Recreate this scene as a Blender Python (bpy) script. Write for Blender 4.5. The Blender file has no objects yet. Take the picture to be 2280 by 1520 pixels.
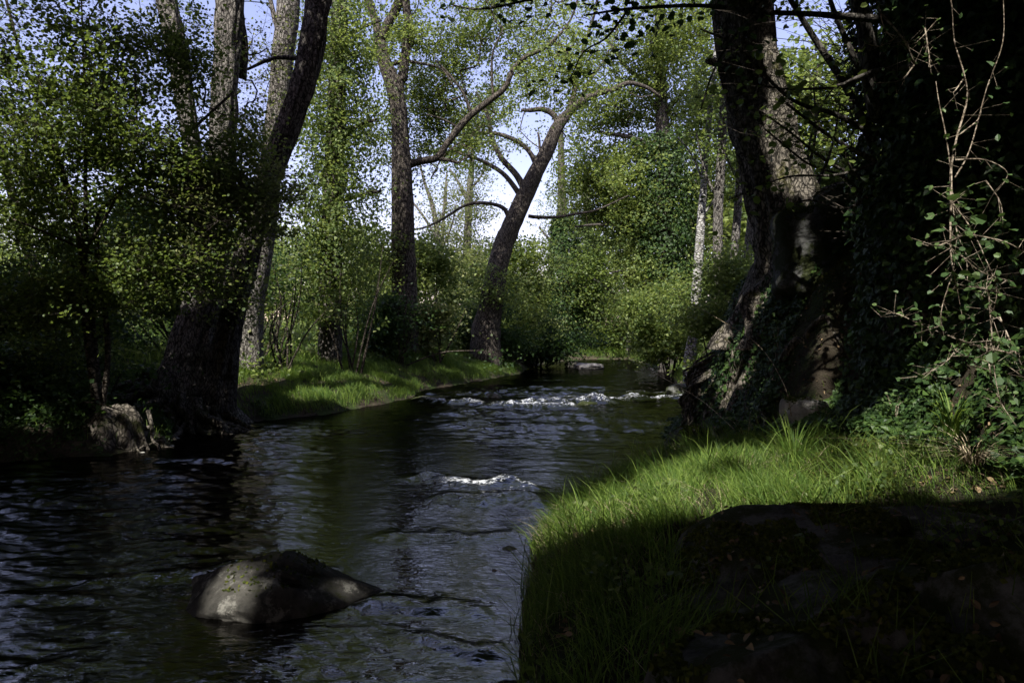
import bpy, math, random
import numpy as np
C = bpy.data.collections.new('place'); S = bpy.context.scene; S.collection.children.link(C)
rng = np.random.default_rng(7); random.seed(7)

# ------------------------------------------------------------------ camera, sky, sun, exposure
CAM = np.array([0, 0, 1.5]); F = 1520.0; HY = 755.0
cd = bpy.data.cameras.new('camera'); cam = bpy.data.objects.new('camera', cd); S.collection.objects.link(cam)
cam.location = CAM; cam.rotation_euler = (math.radians(90), 0, 0)
cd.lens = 24; cd.sensor_width = 36; cd.clip_start = 0.02; cd.clip_end = 3000; S.camera = cam
SUN = np.array([-0.23, -0.65, 0.86]); SUN /= np.linalg.norm(SUN)
elev = math.asin(SUN[2]); azi = math.atan2(SUN[0], SUN[1])
W = bpy.data.worlds.new('World'); S.world = W; W.use_nodes = True
nt = W.node_tree; bg = nt.nodes['Background']
sk = nt.nodes.new('ShaderNodeTexSky'); sk.sky_type = 'NISHITA'; sk.sun_disc = False
sk.sun_elevation = elev; sk.sun_rotation = azi; sk.air_density = 1.3; sk.dust_density = 1.0; sk.ozone_density = 1.5
mx = nt.nodes.new('ShaderNodeMix'); mx.data_type = 'RGBA'; mx.blend_type = 'MULTIPLY'; mx.inputs[0].default_value = 1
mx.inputs[7].default_value = (1.34, 1.02, 1.16, 1)
nt.links.new(sk.outputs[0], mx.inputs[6]); nt.links.new(mx.outputs[2], bg.inputs[0]); bg.inputs[1].default_value = 0.12
sl = bpy.data.lights.new('sun', 'SUN'); sl.energy = 5.0; sl.angle = math.radians(0.53); sl.color = (1, 0.965, 0.91)
so = bpy.data.objects.new('sun', sl); S.collection.objects.link(so)
from mathutils import Vector
so.rotation_euler = Vector(SUN).to_track_quat('Z', 'Y').to_euler(); so.location = (20, -12, 30)
S.view_settings.view_transform = 'Standard'; S.view_settings.look = 'None'
S.view_settings.exposure = 1.0; S.view_settings.gamma = 1

# ------------------------------------------------------------------ numeric helpers
def P(px, py, Y):
    """world point at distance Y that the photo shows at pixel (px, py)"""
    return np.array([(px-1140)/F*Y, Y, CAM[2]+(HY-py)/F*Y])
def h2(ix, iy, s=0):
    n = np.sin(ix*127.1+iy*311.7+s*74.7)*43758.5453
    return n-np.floor(n)
def vn(x, y, s=0):
    ix = np.floor(x); iy = np.floor(y); fx = x-ix; fy = y-iy
    fx = fx*fx*(3-2*fx); fy = fy*fy*(3-2*fy)
    a = h2(ix, iy, s); b = h2(ix+1, iy, s); c = h2(ix, iy+1, s); d = h2(ix+1, iy+1, s)
    return (a+(b-a)*fx)*(1-fy)+(c+(d-c)*fx)*fy
def fbm(x, y, o=4, s=0):
    v = 0; a = .5; t = 0
    for i in range(o):
        v = v+a*vn(x, y, s+i*13); t += a; x = x*2.03+7.1; y = y*2.03+3.7; a *= .5
    return v/t
def sm(t): t = np.clip(t, 0, 1); return t*t*(3-2*t)
def unit(v): return v/(np.linalg.norm(v, axis=-1, keepdims=True)+1e-9)

class MB:
    def __init__(s): s.v = []; s.f = []; s.n = 0
    def add(s, v, *fs):
        v = np.asarray(v, float).reshape(-1, 3); s.v.append(v)
        for f in fs: s.f.append(np.asarray(f, int)+s.n)
        s.n += len(v)
    def build(s, name, mat, parent=None, smooth=True):
        V = np.concatenate(s.v) if s.v else np.zeros((0, 3))
        loc = np.array(parent['_loc']) if parent is not None else np.zeros(3)
        V = V-loc
        me = bpy.data.meshes.new(name); me.vertices.add(len(V)); me.vertices.foreach_set('co', V.astype(np.float32).ravel())
        idx = np.concatenate([f.ravel() for f in s.f]); cnt = np.concatenate([np.full(len(f), f.shape[1]) for f in s.f])
        st = np.concatenate([[0], np.cumsum(cnt)[:-1]])
        me.loops.add(len(idx)); me.loops.foreach_set('vertex_index', idx.astype(np.int32))
        me.polygons.add(len(cnt)); me.polygons.foreach_set('loop_start', st.astype(np.int32))
        me.polygons.foreach_set('loop_total', cnt.astype(np.int32))
        me.polygons.foreach_set('use_smooth', np.full(len(cnt), smooth)); me.update(calc_edges=True)
        me.materials.append(mat)
        o = bpy.data.objects.new(name, me); C.objects.link(o)
        if parent is not None: o.parent = parent
        return o

def tag(o, label=None, cat=None, group=None, kind=None):
    if label: o['label'] = label
    if cat: o['category'] = cat
    if group: o['group'] = group
    if kind: o['kind'] = kind
    return o
def empty(name, loc, label, cat, group=None):
    o = bpy.data.objects.new(name, None); C.objects.link(o); o.location = tuple(loc); o.empty_display_size = .2
    o['_loc'] = [float(a) for a in loc]
    return tag(o, label, cat, group)

def spline(pts, rad, step=0.25):
    pts = np.asarray(pts, float); rad = np.asarray(rad, float)
    if len(pts) < 3: 
        k = max(2, int(np.linalg.norm(pts[-1]-pts[0])/step)+1); t = np.linspace(0, 1, k)[:, None]
        return pts[0]*(1-t)+pts[-1]*t, rad[0]*(1-t[:, 0])+rad[-1]*t[:, 0]
    q = np.vstack([2*pts[0]-pts[1], pts, 2*pts[-1]-pts[-2]]); out = []; ro = []
    for i in range(len(pts)-1):
        p0, p1, p2, p3 = q[i:i+4]; k = max(2, int(np.linalg.norm(p2-p1)/step)+1)
        for t in np.linspace(0, 1, k, endpoint=False):
            out.append(.5*((2*p1)+(-p0+p2)*t+(2*p0-5*p1+4*p2-p3)*t*t+(-p0+3*p1-3*p2+p3)*t**3)); ro.append(rad[i]*(1-t)+rad[i+1]*t)
    out.append(pts[-1]); ro.append(rad[-1]); return np.array(out), np.array(ro)

def tube(mb, pts, rad, sides=12, rough=0.0, flare=None, seed=0, cap=True, step=.25, ridges=0):
    p, r = spline(pts, rad, step); n = len(p)
    t = unit(np.gradient(p, axis=0)); u = np.cross(t[0], [0, 1, .13]); u = u/np.linalg.norm(u)
    th = np.linspace(0, 2*math.pi, sides, endpoint=False); V = []
    L = np.concatenate([[0], np.cumsum(np.linalg.norm(np.diff(p, axis=0), axis=1))])
    for i in range(n):
        u = u-t[i]*np.dot(u, t[i]); u /= np.linalg.norm(u); w = np.cross(t[i], u)
        rr = r[i]*(1+rough*(fbm(np.cos(th)*1.5+seed*3.1+5, np.sin(th)*1.5+L[i]*1.3+9, 3, seed)-.5)*2)
        if ridges: rr = rr*(1+ridges*(np.abs(fbm(th*8+seed, np.full(sides, L[i]*1.2), 2, seed+3)-.5)*4-.6))
        if flare:                                   # lobes of the root collar
            k = flare[0]*math.exp(-L[i]/flare[1]); rr = rr*(1+k*(.55+.9*np.abs(np.cos(th*flare[2]+seed+L[i]*.6))**2.2))
        V.append(p[i]+np.outer(np.cos(th)*rr, u)+np.outer(np.sin(th)*rr, w))
    V = np.array(V).reshape(-1, 3)
    i, j = np.meshgrid(np.arange(n-1), np.arange(sides), indexing='ij'); j2 = (j+1) % sides
    Fq = np.stack([i*sides+j, i*sides+j2, (i+1)*sides+j2, (i+1)*sides+j], -1).reshape(-1, 4)
    fs = [Fq]
    if cap: fs += [np.arange(sides)[None, ::-1], (np.arange(sides)+(n-1)*sides)[None]]
    mb.add(V, *fs); return p, r
def segs(mb, A, B, ra, rb):
    """many thin three-sided twigs at once"""
    A = np.asarray(A, float); B = np.asarray(B, float); n = len(A)
    if n == 0: return
    t = unit(B-A); u = unit(np.cross(t, np.array([.31, .2, .93]))); w = np.cross(t, u); vs = []
    for X, r in ((A, ra), (B, rb)):
        for k in range(3):
            a = k*2*math.pi/3; vs.append(X+(u*math.cos(a)+w*math.sin(a))*np.asarray(r).reshape(-1, 1))
    V = np.stack(vs, 1).reshape(-1, 3); b = np.arange(n)[:, None]*6
    mb.add(V, *[np.concatenate([b+k, b+(k+1) % 3, b+3+(k+1) % 3, b+3+k], 1) for k in range(3)])

LEAF = {  # outline points (across, along, lift), quads
 'round': (np.array([[0,0,0],[-.40,.25,.10],[-.40,.72,.08],[0,1,-.04],[.40,.72,.08],[.40,.25,.10]]), [[0,3,2,1],[0,5,4,3]]),
 'dia':   (np.array([[0,0,0],[-.42,.5,.06],[0,1,0],[.42,.5,.06]]), [[0,3,2,1]]),
 'oval':  (np.array([[0,0,0],[-.27,.3,.08],[-.24,.66,.06],[0,1,-.08],[.24,.66,.06],[.27,.3,.08]]), [[0,3,2,1],[0,5,4,3]]),
 'ivy':   (np.array([[0,0,0],[-.5,.02,.03],[-.34,.42,.08],[0,1,-.05],[.34,.42,.08],[.5,.02,.03],[-.2,-.14,0],[.2,-.14,0]]), [[0,3,2,1],[0,5,4,3],[0,1,6,6],[0,7,7,5]]),
}
LEAF['ivy'] = (LEAF['ivy'][0][:6], LEAF['ivy'][1][:2])
def leaves(mb, P0, N, size, shape='round', seed=0):
    g = np.random.default_rng(seed+99); n = len(P0)
    if n == 0: return
    T, fs = LEAF[shape]; N = unit(N); a = unit(np.cross(N, g.normal(size=(n, 3)))); b = np.cross(N, a)
    s = np.broadcast_to(size, (n,))*g.uniform(.65, 1.25, n)
    fold = g.uniform(.3, 2.2, n)
    V = P0[:, None]+s[:, None, None]*(T[None, :, 0, None]*a[:, None]+(T[None, :, 1, None]-.4)*b[:, None]+(T[None, :, 2]*fold[:, None])[..., None]*N[:, None])
    k = len(T); base = np.arange(n)[:, None]*k
    mb.add(V.reshape(-1, 3), *[base+np.array(f)[None] for f in fs])

def ellip(g, c, r, n, shell=.5):
    v = unit(g.normal(size=(n, 3)))*(g.uniform(0, 1, (n, 1))**shell)*np.where(g.random((n, 1)) < .22, g.uniform(1, 1.55, (n, 1)), 1); return np.asarray(c)+v*np.asarray(r)

def grow(limb_pts, cl, seed, r0=.02, mb=None, rmax=.05):
    """join leaf clusters to the limbs by a branching web of twigs"""
    g = np.random.default_rng(seed+5)
    nodes = np.asarray(limb_pts, float); nl = len(nodes)
    d = np.min(np.linalg.norm(cl[:, None]-nodes[None, ::max(1, nl//60)], axis=2), axis=1); o = np.argsort(d); cl = cl[o]
    allp = np.vstack([nodes, cl]); par = -np.ones(len(allp), int); used = nl
    for i in range(len(cl)):
        q = allp[:used]; dd = np.linalg.norm(q-cl[i], axis=1); dd = dd*(1+.25*(q[:, 2] > cl[i, 2]+.1))
        par[nl+i] = int(np.argmin(dd)); used += 1
    cnt = np.ones(len(allp))
    for i in range(len(allp)-1, nl-1, -1): cnt[par[i]] += cnt[i]
    ids = np.arange(nl, len(allp)); A = allp[par[ids]]; B = allp[ids]
    rb = np.minimum(r0*.35*np.sqrt(cnt[ids]), rmax); ra = np.minimum(rb*1.25, rmax)
    M = (A+B)/2+g.normal(size=A.shape)*np.linalg.norm(B-A, axis=1, keepdims=True)*.09
    segs(mb, A, M, ra, (ra+rb)/2); segs(mb, M, B, (ra+rb)/2, rb*.9)

def clusters(blobs, seed, gap=.42, fr=1.0):
    g = np.random.default_rng(seed); out = []
    for c, r, n in blobs:
        q = ellip(g, c, r, int(n*1.6), .55)
        k = fbm(q[:, 0]*fr+q[:, 1]*.7+seed, q[:, 2]*fr*1.2+q[:, 1]*.5, 2, seed)
        q = q[k > gap]; out.append(q[:n])
    return np.concatenate(out)
DENS = 2.25
def foliage(root, blobs, limb_pts, seed, leaf=.07, per=26, sig=.3, shape='dia', mat=None, twig=None, gap=.4, flat=.5, fr=1., r0=.012, tw=True, keep=None, up=.9, name='crown', rmax=.05, inherit=None):
    g = np.random.default_rng(seed+1); cl = clusters([(c, r, int(k*DENS)) for c, r, k in blobs], seed, gap, fr)
    if keep is not None: cl = cl[keep(cl)]
    if tw:
        m = MB(); grow(limb_pts, cl, seed, r0, m, rmax); m.build('twigs', twig, root)
    n = len(cl)*per; ci = np.repeat(np.arange(len(cl)), per)
    cs = g.uniform(.45, 1.5, len(cl))[ci][:, None]
    off = g.normal(size=(n, 3))*np.array([1, 1, flat])*sig*cs; p = cl[ci]+off
    ax = unit(g.normal(size=(len(cl), 3))*.5+np.array([0, 0, 1]))[ci]
    N = ax*up+g.normal(size=(n, 3))*.55
    if keep is not None: k = keep(p); p = p[k]; N = N[k]
    m = MB(); leaves(m, p, N, leaf, shape, seed); m.build(name, mat, root, smooth=False)
    if tw and shape != 'dia':                       # fine leaf-bearing shoots
        m = MB(); k = g.random(len(ci)) < .35; segs(m, cl[ci[k]], (cl[ci]+off)[k], np.full(k.sum(), r0*.25), np.full(k.sum(), r0*.12)); m.build('shoots', twig, root)
    return cl

# ------------------------------------------------------------------ materials
def mat(name):
    m = bpy.data.materials.new(name); m.use_nodes = True; n = m.node_tree; b = n.nodes['Principled BSDF']; return m, n, b
def N(n, t, **k):
    x = n.nodes.new(t)
    for a, v in k.items(): setattr(x, a, v)
    return x
def noise(n, sc, det=6, rough=.6, vec=None, scale=None):
    tc = N(n, 'ShaderNodeTexCoord'); o = tc.outputs['Object']
    if scale:
        mp = N(n, 'ShaderNodeMapping'); mp.inputs[3].default_value = scale; n.links.new(o, mp.inputs[0]); o = mp.outputs[0]
    t = N(n, 'ShaderNodeTexNoise'); t.inputs['Scale'].default_value = sc; t.inputs['Detail'].default_value = det; t.inputs['Roughness'].default_value = rough
    n.links.new(o, t.inputs['Vector']); return t.outputs['Fac']
def ramp(n, fac, stops):
    r = N(n, 'ShaderNodeValToRGB'); e = r.color_ramp.elements
    while len(e) < len(stops): e.new(.5)
    for k, (p, c) in enumerate(stops): e[k].position = p; e[k].color = (*c, 1)
    n.links.new(fac, r.inputs[0]); return r.outputs[0]
def mixc(n, fac, a, b, bt='MIX'):
    x = N(n, 'ShaderNodeMix', data_type='RGBA', blend_type=bt)
    if isinstance(fac, float): x.inputs[0].default_value = fac
    else: n.links.new(fac, x.inputs[0])
    for s, v in ((6, a), (7, b)):
        if isinstance(v, tuple): x.inputs[s].default_value = (*v, 1)
        else: n.links.new(v, x.inputs[s])
    return x.outputs[2]
def bump(n, b, h, s=.5, d=.02, prev=None):
    x = N(n, 'ShaderNodeBump'); x.inputs['Strength'].default_value = s; x.inputs['Distance'].default_value = d
    n.links.new(h, x.inputs['Height']); 
    if prev is not None: n.links.new(prev, x.inputs['Normal'])
    if b is not None: n.links.new(x.outputs[0], b.inputs['Normal'])
    return x.outputs[0]
def mathn(n, op, a, bv):
    x = N(n, 'ShaderNodeMath', operation=op)
    for i, v in enumerate((a, bv)):
        if isinstance(v, (int, float)): x.inputs[i].default_value = v
        else: n.links.new(v, x.inputs[i])
    return x.outputs[0]

def bark(name, dark, light, sc=9, stretch=.22, moss=None, mossamt=.55, bd=.03):
    m, n, b = mat(name)
    r = noise(n, sc, 8, .65, scale=(1, 1, stretch)); big = noise(n, 1.3, 3, .5); fine = noise(n, sc*5, 5, .7)
    vo = N(n, 'ShaderNodeTexVoronoi', feature='DISTANCE_TO_EDGE'); tc = N(n, 'ShaderNodeTexCoord'); mp = N(n, 'ShaderNodeMapping'); mp.inputs[3].default_value = (1, 1, stretch*1.1); dist = N(n, 'ShaderNodeVectorMath', operation='ADD')
    nn = N(n, 'ShaderNodeTexNoise'); nn.inputs['Scale'].default_value = sc*.5; n.links.new(tc.outputs['Object'], nn.inputs['Vector']); vs = N(n, 'ShaderNodeVectorMath', operation='SCALE'); vs.inputs[3].default_value = 1.6/sc; n.links.new(nn.outputs['Color'], vs.inputs[0])
    n.links.new(tc.outputs['Object'], dist.inputs[0]); n.links.new(vs.outputs[0], dist.inputs[1]); n.links.new(dist.outputs[0], mp.inputs[0]); n.links.new(mp.outputs[0], vo.inputs['Vector']); vo.inputs['Scale'].default_value = sc*1.1
    ve = mathn(n, 'MINIMUM', mathn(n, 'MULTIPLY', vo.outputs['Distance'], 5.), 1.); r = mathn(n, 'ADD', mathn(n, 'MULTIPLY', r, .72), mathn(n, 'MULTIPLY', ve, .22))
    c = ramp(n, r, [(.34, tuple(v*.2 for v in dark)), (.46, dark), (.56, light), (.75, tuple(min(1, v*1.35) for v in light))])
    c = mixc(n, mathn(n, 'MULTIPLY', big, .6), c, tuple(v*.55 for v in dark))
    if moss: 
        g = N(n, 'ShaderNodeNewGeometry'); 
        mm = ramp(n, noise(n, 3.2, 7, .7), [(mossamt-.05, (0, 0, 0)), (mossamt+.08, (1, 1, 1))]); c = mixc(n, mm, c, moss)
    n.links.new(c, b.inputs['Base Color']); b.inputs['Roughness'].default_value = .92; b.inputs['Specular IOR Level'].default_value = .2
    p = bump(n, None, r, 1., bd*2.2); bump(n, b, fine, .8, bd*.5, p); return m
def leafm(name, a, b2, tr, rough=.5, trans=.48, spec=.35):
    m, n, b = mat(name); g = N(n, 'ShaderNodeNewGeometry')
    c = ramp(n, g.outputs['Random Per Island'], [(0, tuple(v*.7 for v in a)), (.45, a), (.8, b2), (1, tuple(v*1.25 for v in b2))])
    big = noise(n, .5, 3, .5); c = mixc(n, mathn(n, 'MULTIPLY', big, .5), c, a)
    n.links.new(c, b.inputs['Base Color']); b.inputs['Roughness'].default_value = rough; b.inputs['Specular IOR Level'].default_value = spec
    t = N(n, 'ShaderNodeBsdfTranslucent'); tc = mixc(n, .5, c, tr, 'MIX'); n.links.new(tc, t.inputs[0])
    s = N(n, 'ShaderNodeMixShader'); s.inputs[0].default_value = trans
    n.links.new(b.outputs[0], s.inputs[1]); n.links.new(t.outputs[0], s.inputs[2]); n.links.new(s.outputs[0], n.nodes['Material Output'].inputs[0]); return m

M = {}
M['bark_grey'] = bark('grey_bark', (.10, .09, .078), (.29, .27, .235), 20, .32)
M['bark_dark'] = bark('dark_bark', (.055, .048, .04), (.16, .145, .125), 18, .35)
M['bark_brown'] = bark('brown_bark', (.045, .037, .030), (.145, .125, .10), 16, .3)
M['bark_moss'] = bark('mossy_bark', (.10, .088, .07), (.34, .30, .24), 17, .42, (.10, .10, .018), .60, .05)
M['birch'] = bark('pale_bark', (.22, .21, .19), (.50, .49, .46), 6, 1.6)
M['root'] = bark('root_bark', (.075, .065, .05), (.20, .175, .14), 15, .4, (.045, .052, .014), .58)
M['twig'] = bark('twig_bark', (.05, .04, .03), (.13, .11, .085), 12, 1)
M['vine'] = bark('vine_bark', (.30, .24, .17), (.52, .44, .33), 14, 1)
M['straw'] = bark('dry_stems', (.32, .25, .15), (.60, .50, .33), 14, 1)
M['leaf_alder'] = leafm('alder_leaves', (.070, .115, .028), (.175, .225, .055), (.30, .39, .055))
M['leaf_mid'] = leafm('fresh_leaves', (.090, .140, .036), (.25, .30, .085), (.40, .48, .085))
M['leaf_grey'] = leafm('greyish_leaves', (.090, .120, .042), (.25, .265, .095), (.34, .39, .09))
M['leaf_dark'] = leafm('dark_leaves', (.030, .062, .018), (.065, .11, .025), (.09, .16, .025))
M['leaf_ivy'] = leafm('ivy_leaves', (.022, .048, .012), (.055, .095, .020), (.05, .10, .02), .5, .2, .22)
M['leaf_vine'] = leafm('vine_leaves', (.050, .095, .030), (.12, .18, .055), (.13, .22, .04), .5, .3, .3)
M['grass'] = leafm('grass_blades', (.075, .14, .026), (.21, .29, .055), (.30, .42, .055), .55, .45, .25)
M['moss_tuft'] = leafm('moss', (.045, .060, .012), (.10, .11, .018), (.12, .13, .02), .8, .2, .1)
M['litter'] = leafm('leaf_litter', (.10, .070, .040), (.28, .20, .11), (.25, .17, .08), .7, .1, .2)

def ground_mat():
    m, n, b = mat('soil')
    c = ramp(n, noise(n, 2.2, 9, .7), [(.3, (.022, .018, .012)), (.5, (.050, .040, .027)), (.68, (.085, .072, .048)), (.85, (.13, .11, .08))])
    mo = ramp(n, noise(n, .9, 8, .72), [(.46, (0, 0, 0)), (.56, (1, 1, 1))]); c = mixc(n, mo, c, (.035, .055, .014))
    n.links.new(c, b.inputs['Base Color']); b.inputs['Roughness'].default_value = .95; b.inputs['Specular IOR Level'].default_value = .15
    p = bump(n, None, noise(n, 5, 8, .7), 1., .08); bump(n, b, noise(n, 40, 6, .7), .8, .015, p); return m
M['soil'] = ground_mat()
def rock_mat(name, base, mosscol, amt, sc=4.5):
    m, n, b = mat(name)
    r = noise(n, sc, 12, .78); c = ramp(n, r, [(.38, tuple(v*.22 for v in base)), (.5, base), (.66, tuple(min(1, v*1.6) for v in base))])
    v = N(n, 'ShaderNodeTexVoronoi', feature='DISTANCE_TO_EDGE'); v.inputs['Scale'].default_value = 2.6
    mo = ramp(n, noise(n, 2.6, 9, .75), [(amt-.03, (0, 0, 0)), (amt+.05, (1, 1, 1))]); c = mixc(n, mo, c, mosscol)
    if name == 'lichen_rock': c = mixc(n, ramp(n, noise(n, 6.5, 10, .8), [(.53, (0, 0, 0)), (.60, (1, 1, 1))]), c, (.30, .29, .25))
    n.links.new(c, b.inputs['Base Color']); b.inputs['Roughness'].default_value = .88; b.inputs['Specular IOR Level'].default_value = .25
    p = bump(n, None, r, 1., .16); bump(n, b, noise(n, 38, 8, .8), 1., .03, p); return m
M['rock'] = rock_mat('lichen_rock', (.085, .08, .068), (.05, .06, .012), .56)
M['rock_moss'] = rock_mat('mossy_rock', (.15, .15, .14), (.040, .050, .012), .47)
M['rock_pale'] = rock_mat('pale_rock', (.42, .40, .36), (.05, .07, .02), .75)
def water_mat():
    m, n, b = mat('stream_water'); n.nodes.remove(b)
    tc = N(n, 'ShaderNodeTexCoord')
    nor = None
    for sc, st, d in (((1.0, 2.2, 1), 11.0, .008),):
        mp = N(n, 'ShaderNodeMapping'); mp.inputs[3].default_value = sc; mp.inputs[2].default_value = (0, 0, .25); n.links.new(tc.outputs['Object'], mp.inputs[0])
        t = N(n, 'ShaderNodeTexNoise'); t.inputs['Scale'].default_value = st; t.inputs['Detail'].default_value = 3; t.inputs['Roughness'].default_value = .5; t.inputs['Distortion'].default_value = .8
        n.links.new(mp.outputs[0], t.inputs['Vector'])
        x = N(n, 'ShaderNodeBump'); x.inputs['Strength'].default_value = .55; x.inputs['Distance'].default_value = d
        n.links.new(t.outputs['Fac'], x.inputs['Height'])
        if nor is not None: n.links.new(nor, x.inputs['Normal'])
        nor = x.outputs[0]
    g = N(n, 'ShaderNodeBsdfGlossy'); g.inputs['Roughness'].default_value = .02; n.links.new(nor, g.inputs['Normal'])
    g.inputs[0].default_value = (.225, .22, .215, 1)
    tr = N(n, 'ShaderNodeBsdfTransparent'); tr.inputs[0].default_value = (.55, .45, .24, 1)
    di = N(n, 'ShaderNodeBsdfDiffuse'); di.inputs[0].default_value = (.008, .009, .004, 1)
    body = N(n, 'ShaderNodeMixShader'); body.inputs[0].default_value = .3; n.links.new(tr.outputs[0], body.inputs[1]); n.links.new(di.outputs[0], body.inputs[2])
    fr = N(n, 'ShaderNodeFresnel'); fr.inputs[0].default_value = 1.33; n.links.new(nor, fr.inputs['Normal'])
    s = N(n, 'ShaderNodeMixShader'); n.links.new(fr.outputs[0], s.inputs[0]); n.links.new(body.outputs[0], s.inputs[1]); n.links.new(g.outputs[0], s.inputs[2])
    at = N(n, 'ShaderNodeAttribute', attribute_name='foam')
    fo = N(n, 'ShaderNodeBsdfDiffuse'); fo.inputs[0].default_value = (.62, .64, .66, 1); n.links.new(nor, fo.inputs['Normal'])
    nz = N(n, 'ShaderNodeTexNoise'); nz.inputs['Scale'].default_value = 22; nz.inputs['Detail'].default_value = 7; nz.inputs['Roughness'].default_value = .75
    n.links.new(tc.outputs['Object'], nz.inputs['Vector'])
    k = mathn(n, 'MULTIPLY', mathn(n, 'SUBTRACT', mathn(n, 'ADD', at.outputs['Fac'], mathn(n, 'MULTIPLY', nz.outputs['Fac'], 1.9)), 1.43), 3.2)
    k = mathn(n, 'MINIMUM', mathn(n, 'MAXIMUM', k, 0.), .8)
    s2 = N(n, 'ShaderNodeMixShader'); n.links.new(k, s2.inputs[0]); n.links.new(s.outputs[0], s2.inputs[1]); n.links.new(fo.outputs[0], s2.inputs[2])
    n.links.new(s2.outputs[0], n.nodes['Material Output'].inputs[0]); return m
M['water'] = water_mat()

# ------------------------------------------------------------------ terrain
LY = [-60, 0, 5, 8.3, 9.0, 9.9, 11.7, 12.7, 14.3, 17.5, 21.7, 25.3, 32.6, 38, 48, 56, 60]
LX = [-12, -8.5, -7.8, -6.9, -5.3, -5.0, -5.8, -5.0, -3.75, -2.76, -2.57, -1.5, .5, .9, 2.5, 5.5, 9]
RY = [-60, 0, 2, 3.8, 5.1, 6, 7, 8, 10, 13, 16, 18.2, 21.7, 30, 35, 45, 56, 60]
RX = [-1.6, -.45, -.05, .03, .15, .55, 1.2, 1.8, 2.7, 3.5, 4.3, 4.8, 5.3, 6.9, 7.8, 8.7, 9.6, 10]
FY = [-60, 0, 2, 4, 6, 8, 10, 13, 16, 18, 24, 60]
FX = [3.2, 3.0, 3.2, 3.4, 3.3, 2.9, 2.55, 3.35, 4.4, 5.2, 7.2, 13]
def shore(x, y):
    w = (fbm(x*.9, y*.9, 3, 4)-.5)*.35
    dl = (np.interp(y, LY, LX)-x)*.88+w; dr = (x-np.interp(y, RY, RX))*.9+w*.7; de = y-57+w
    return dl, dr, de
def hz(x, y):
    x = np.asarray(x, float); y = np.asarray(y, float)
    dl, dr, de = shore(x, y); d = np.maximum(np.maximum(dl, dr), de)
    nz = (fbm(x*.8, y*.8, 5, 1)-.5); n2 = fbm(x*3.1, y*3.1, 4, 2)-.5
    far = sm((y-16)/8)
    zl = .16*sm(dl/.35)+.42*np.clip(dl, 0, 2.6)*(.7+.3*far)+.10*np.clip(dl-2.6, 0, 8)
    zl = zl+.8*np.exp(-(((x+4.6)/1.7)**2+((y-25.5)/2.6)**2))
    zr = .15*sm(dr/.30)+.19*np.clip(dr, 0, 12)
    df = (x-np.interp(y, FY, FX))*.92+(fbm(x*1.1, y*1.1, 3, 8)-.5)*.7
    H = 2.15-1.1*sm((y-14)/6); zr = zr+H*sm(df/1.25)+.12*np.clip(df-1.2, 0, 15)
    ze = .5*sm(de/1.)+.10*np.clip(de, 0, 30)
    wl = sm(dl/.2+.5); wr = sm(dr/.2+.5); we = sm(de/.2+.5)
    land = np.maximum(np.maximum(zl*(dl > 0), zr*(dr > 0)), ze*(de > 0)); land = np.minimum(land, 5.5)
    bed = -.05-.42*sm(-d/1.3)+.1*nz
    steep = sm(df/.6)*(1-sm((df-1.4)/.8))*(dr > 0)
    z = np.where(d > 0, land, bed)+nz*np.where(d > 0, .35*sm(d/1.5), .1)+n2*np.where(d > 0, .10*sm(d/.5)+.28*steep, .04)
    return z
xs = .9+.85*np.sinh(np.linspace(-6.6, 6.6, 580)); ys = 3+1.15*np.sinh(np.linspace(-5.2, 6.6, 560))
gx, gy = np.meshgrid(xs, ys, indexing='ij'); gz = hz(gx, gy)
mb = MB(); nx, ny = gx.shape; i, j = np.meshgrid(np.arange(nx-1), np.arange(ny-1), indexing='ij')
quad = np.stack([i*ny+j, (i+1)*ny+j, (i+1)*ny+j+1, i*ny+j+1], -1).reshape(-1, 4)
mb.add(np.stack([gx, gy, gz], -1), quad); tag(mb.build('ground', M['soil']), kind='structure')

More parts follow.
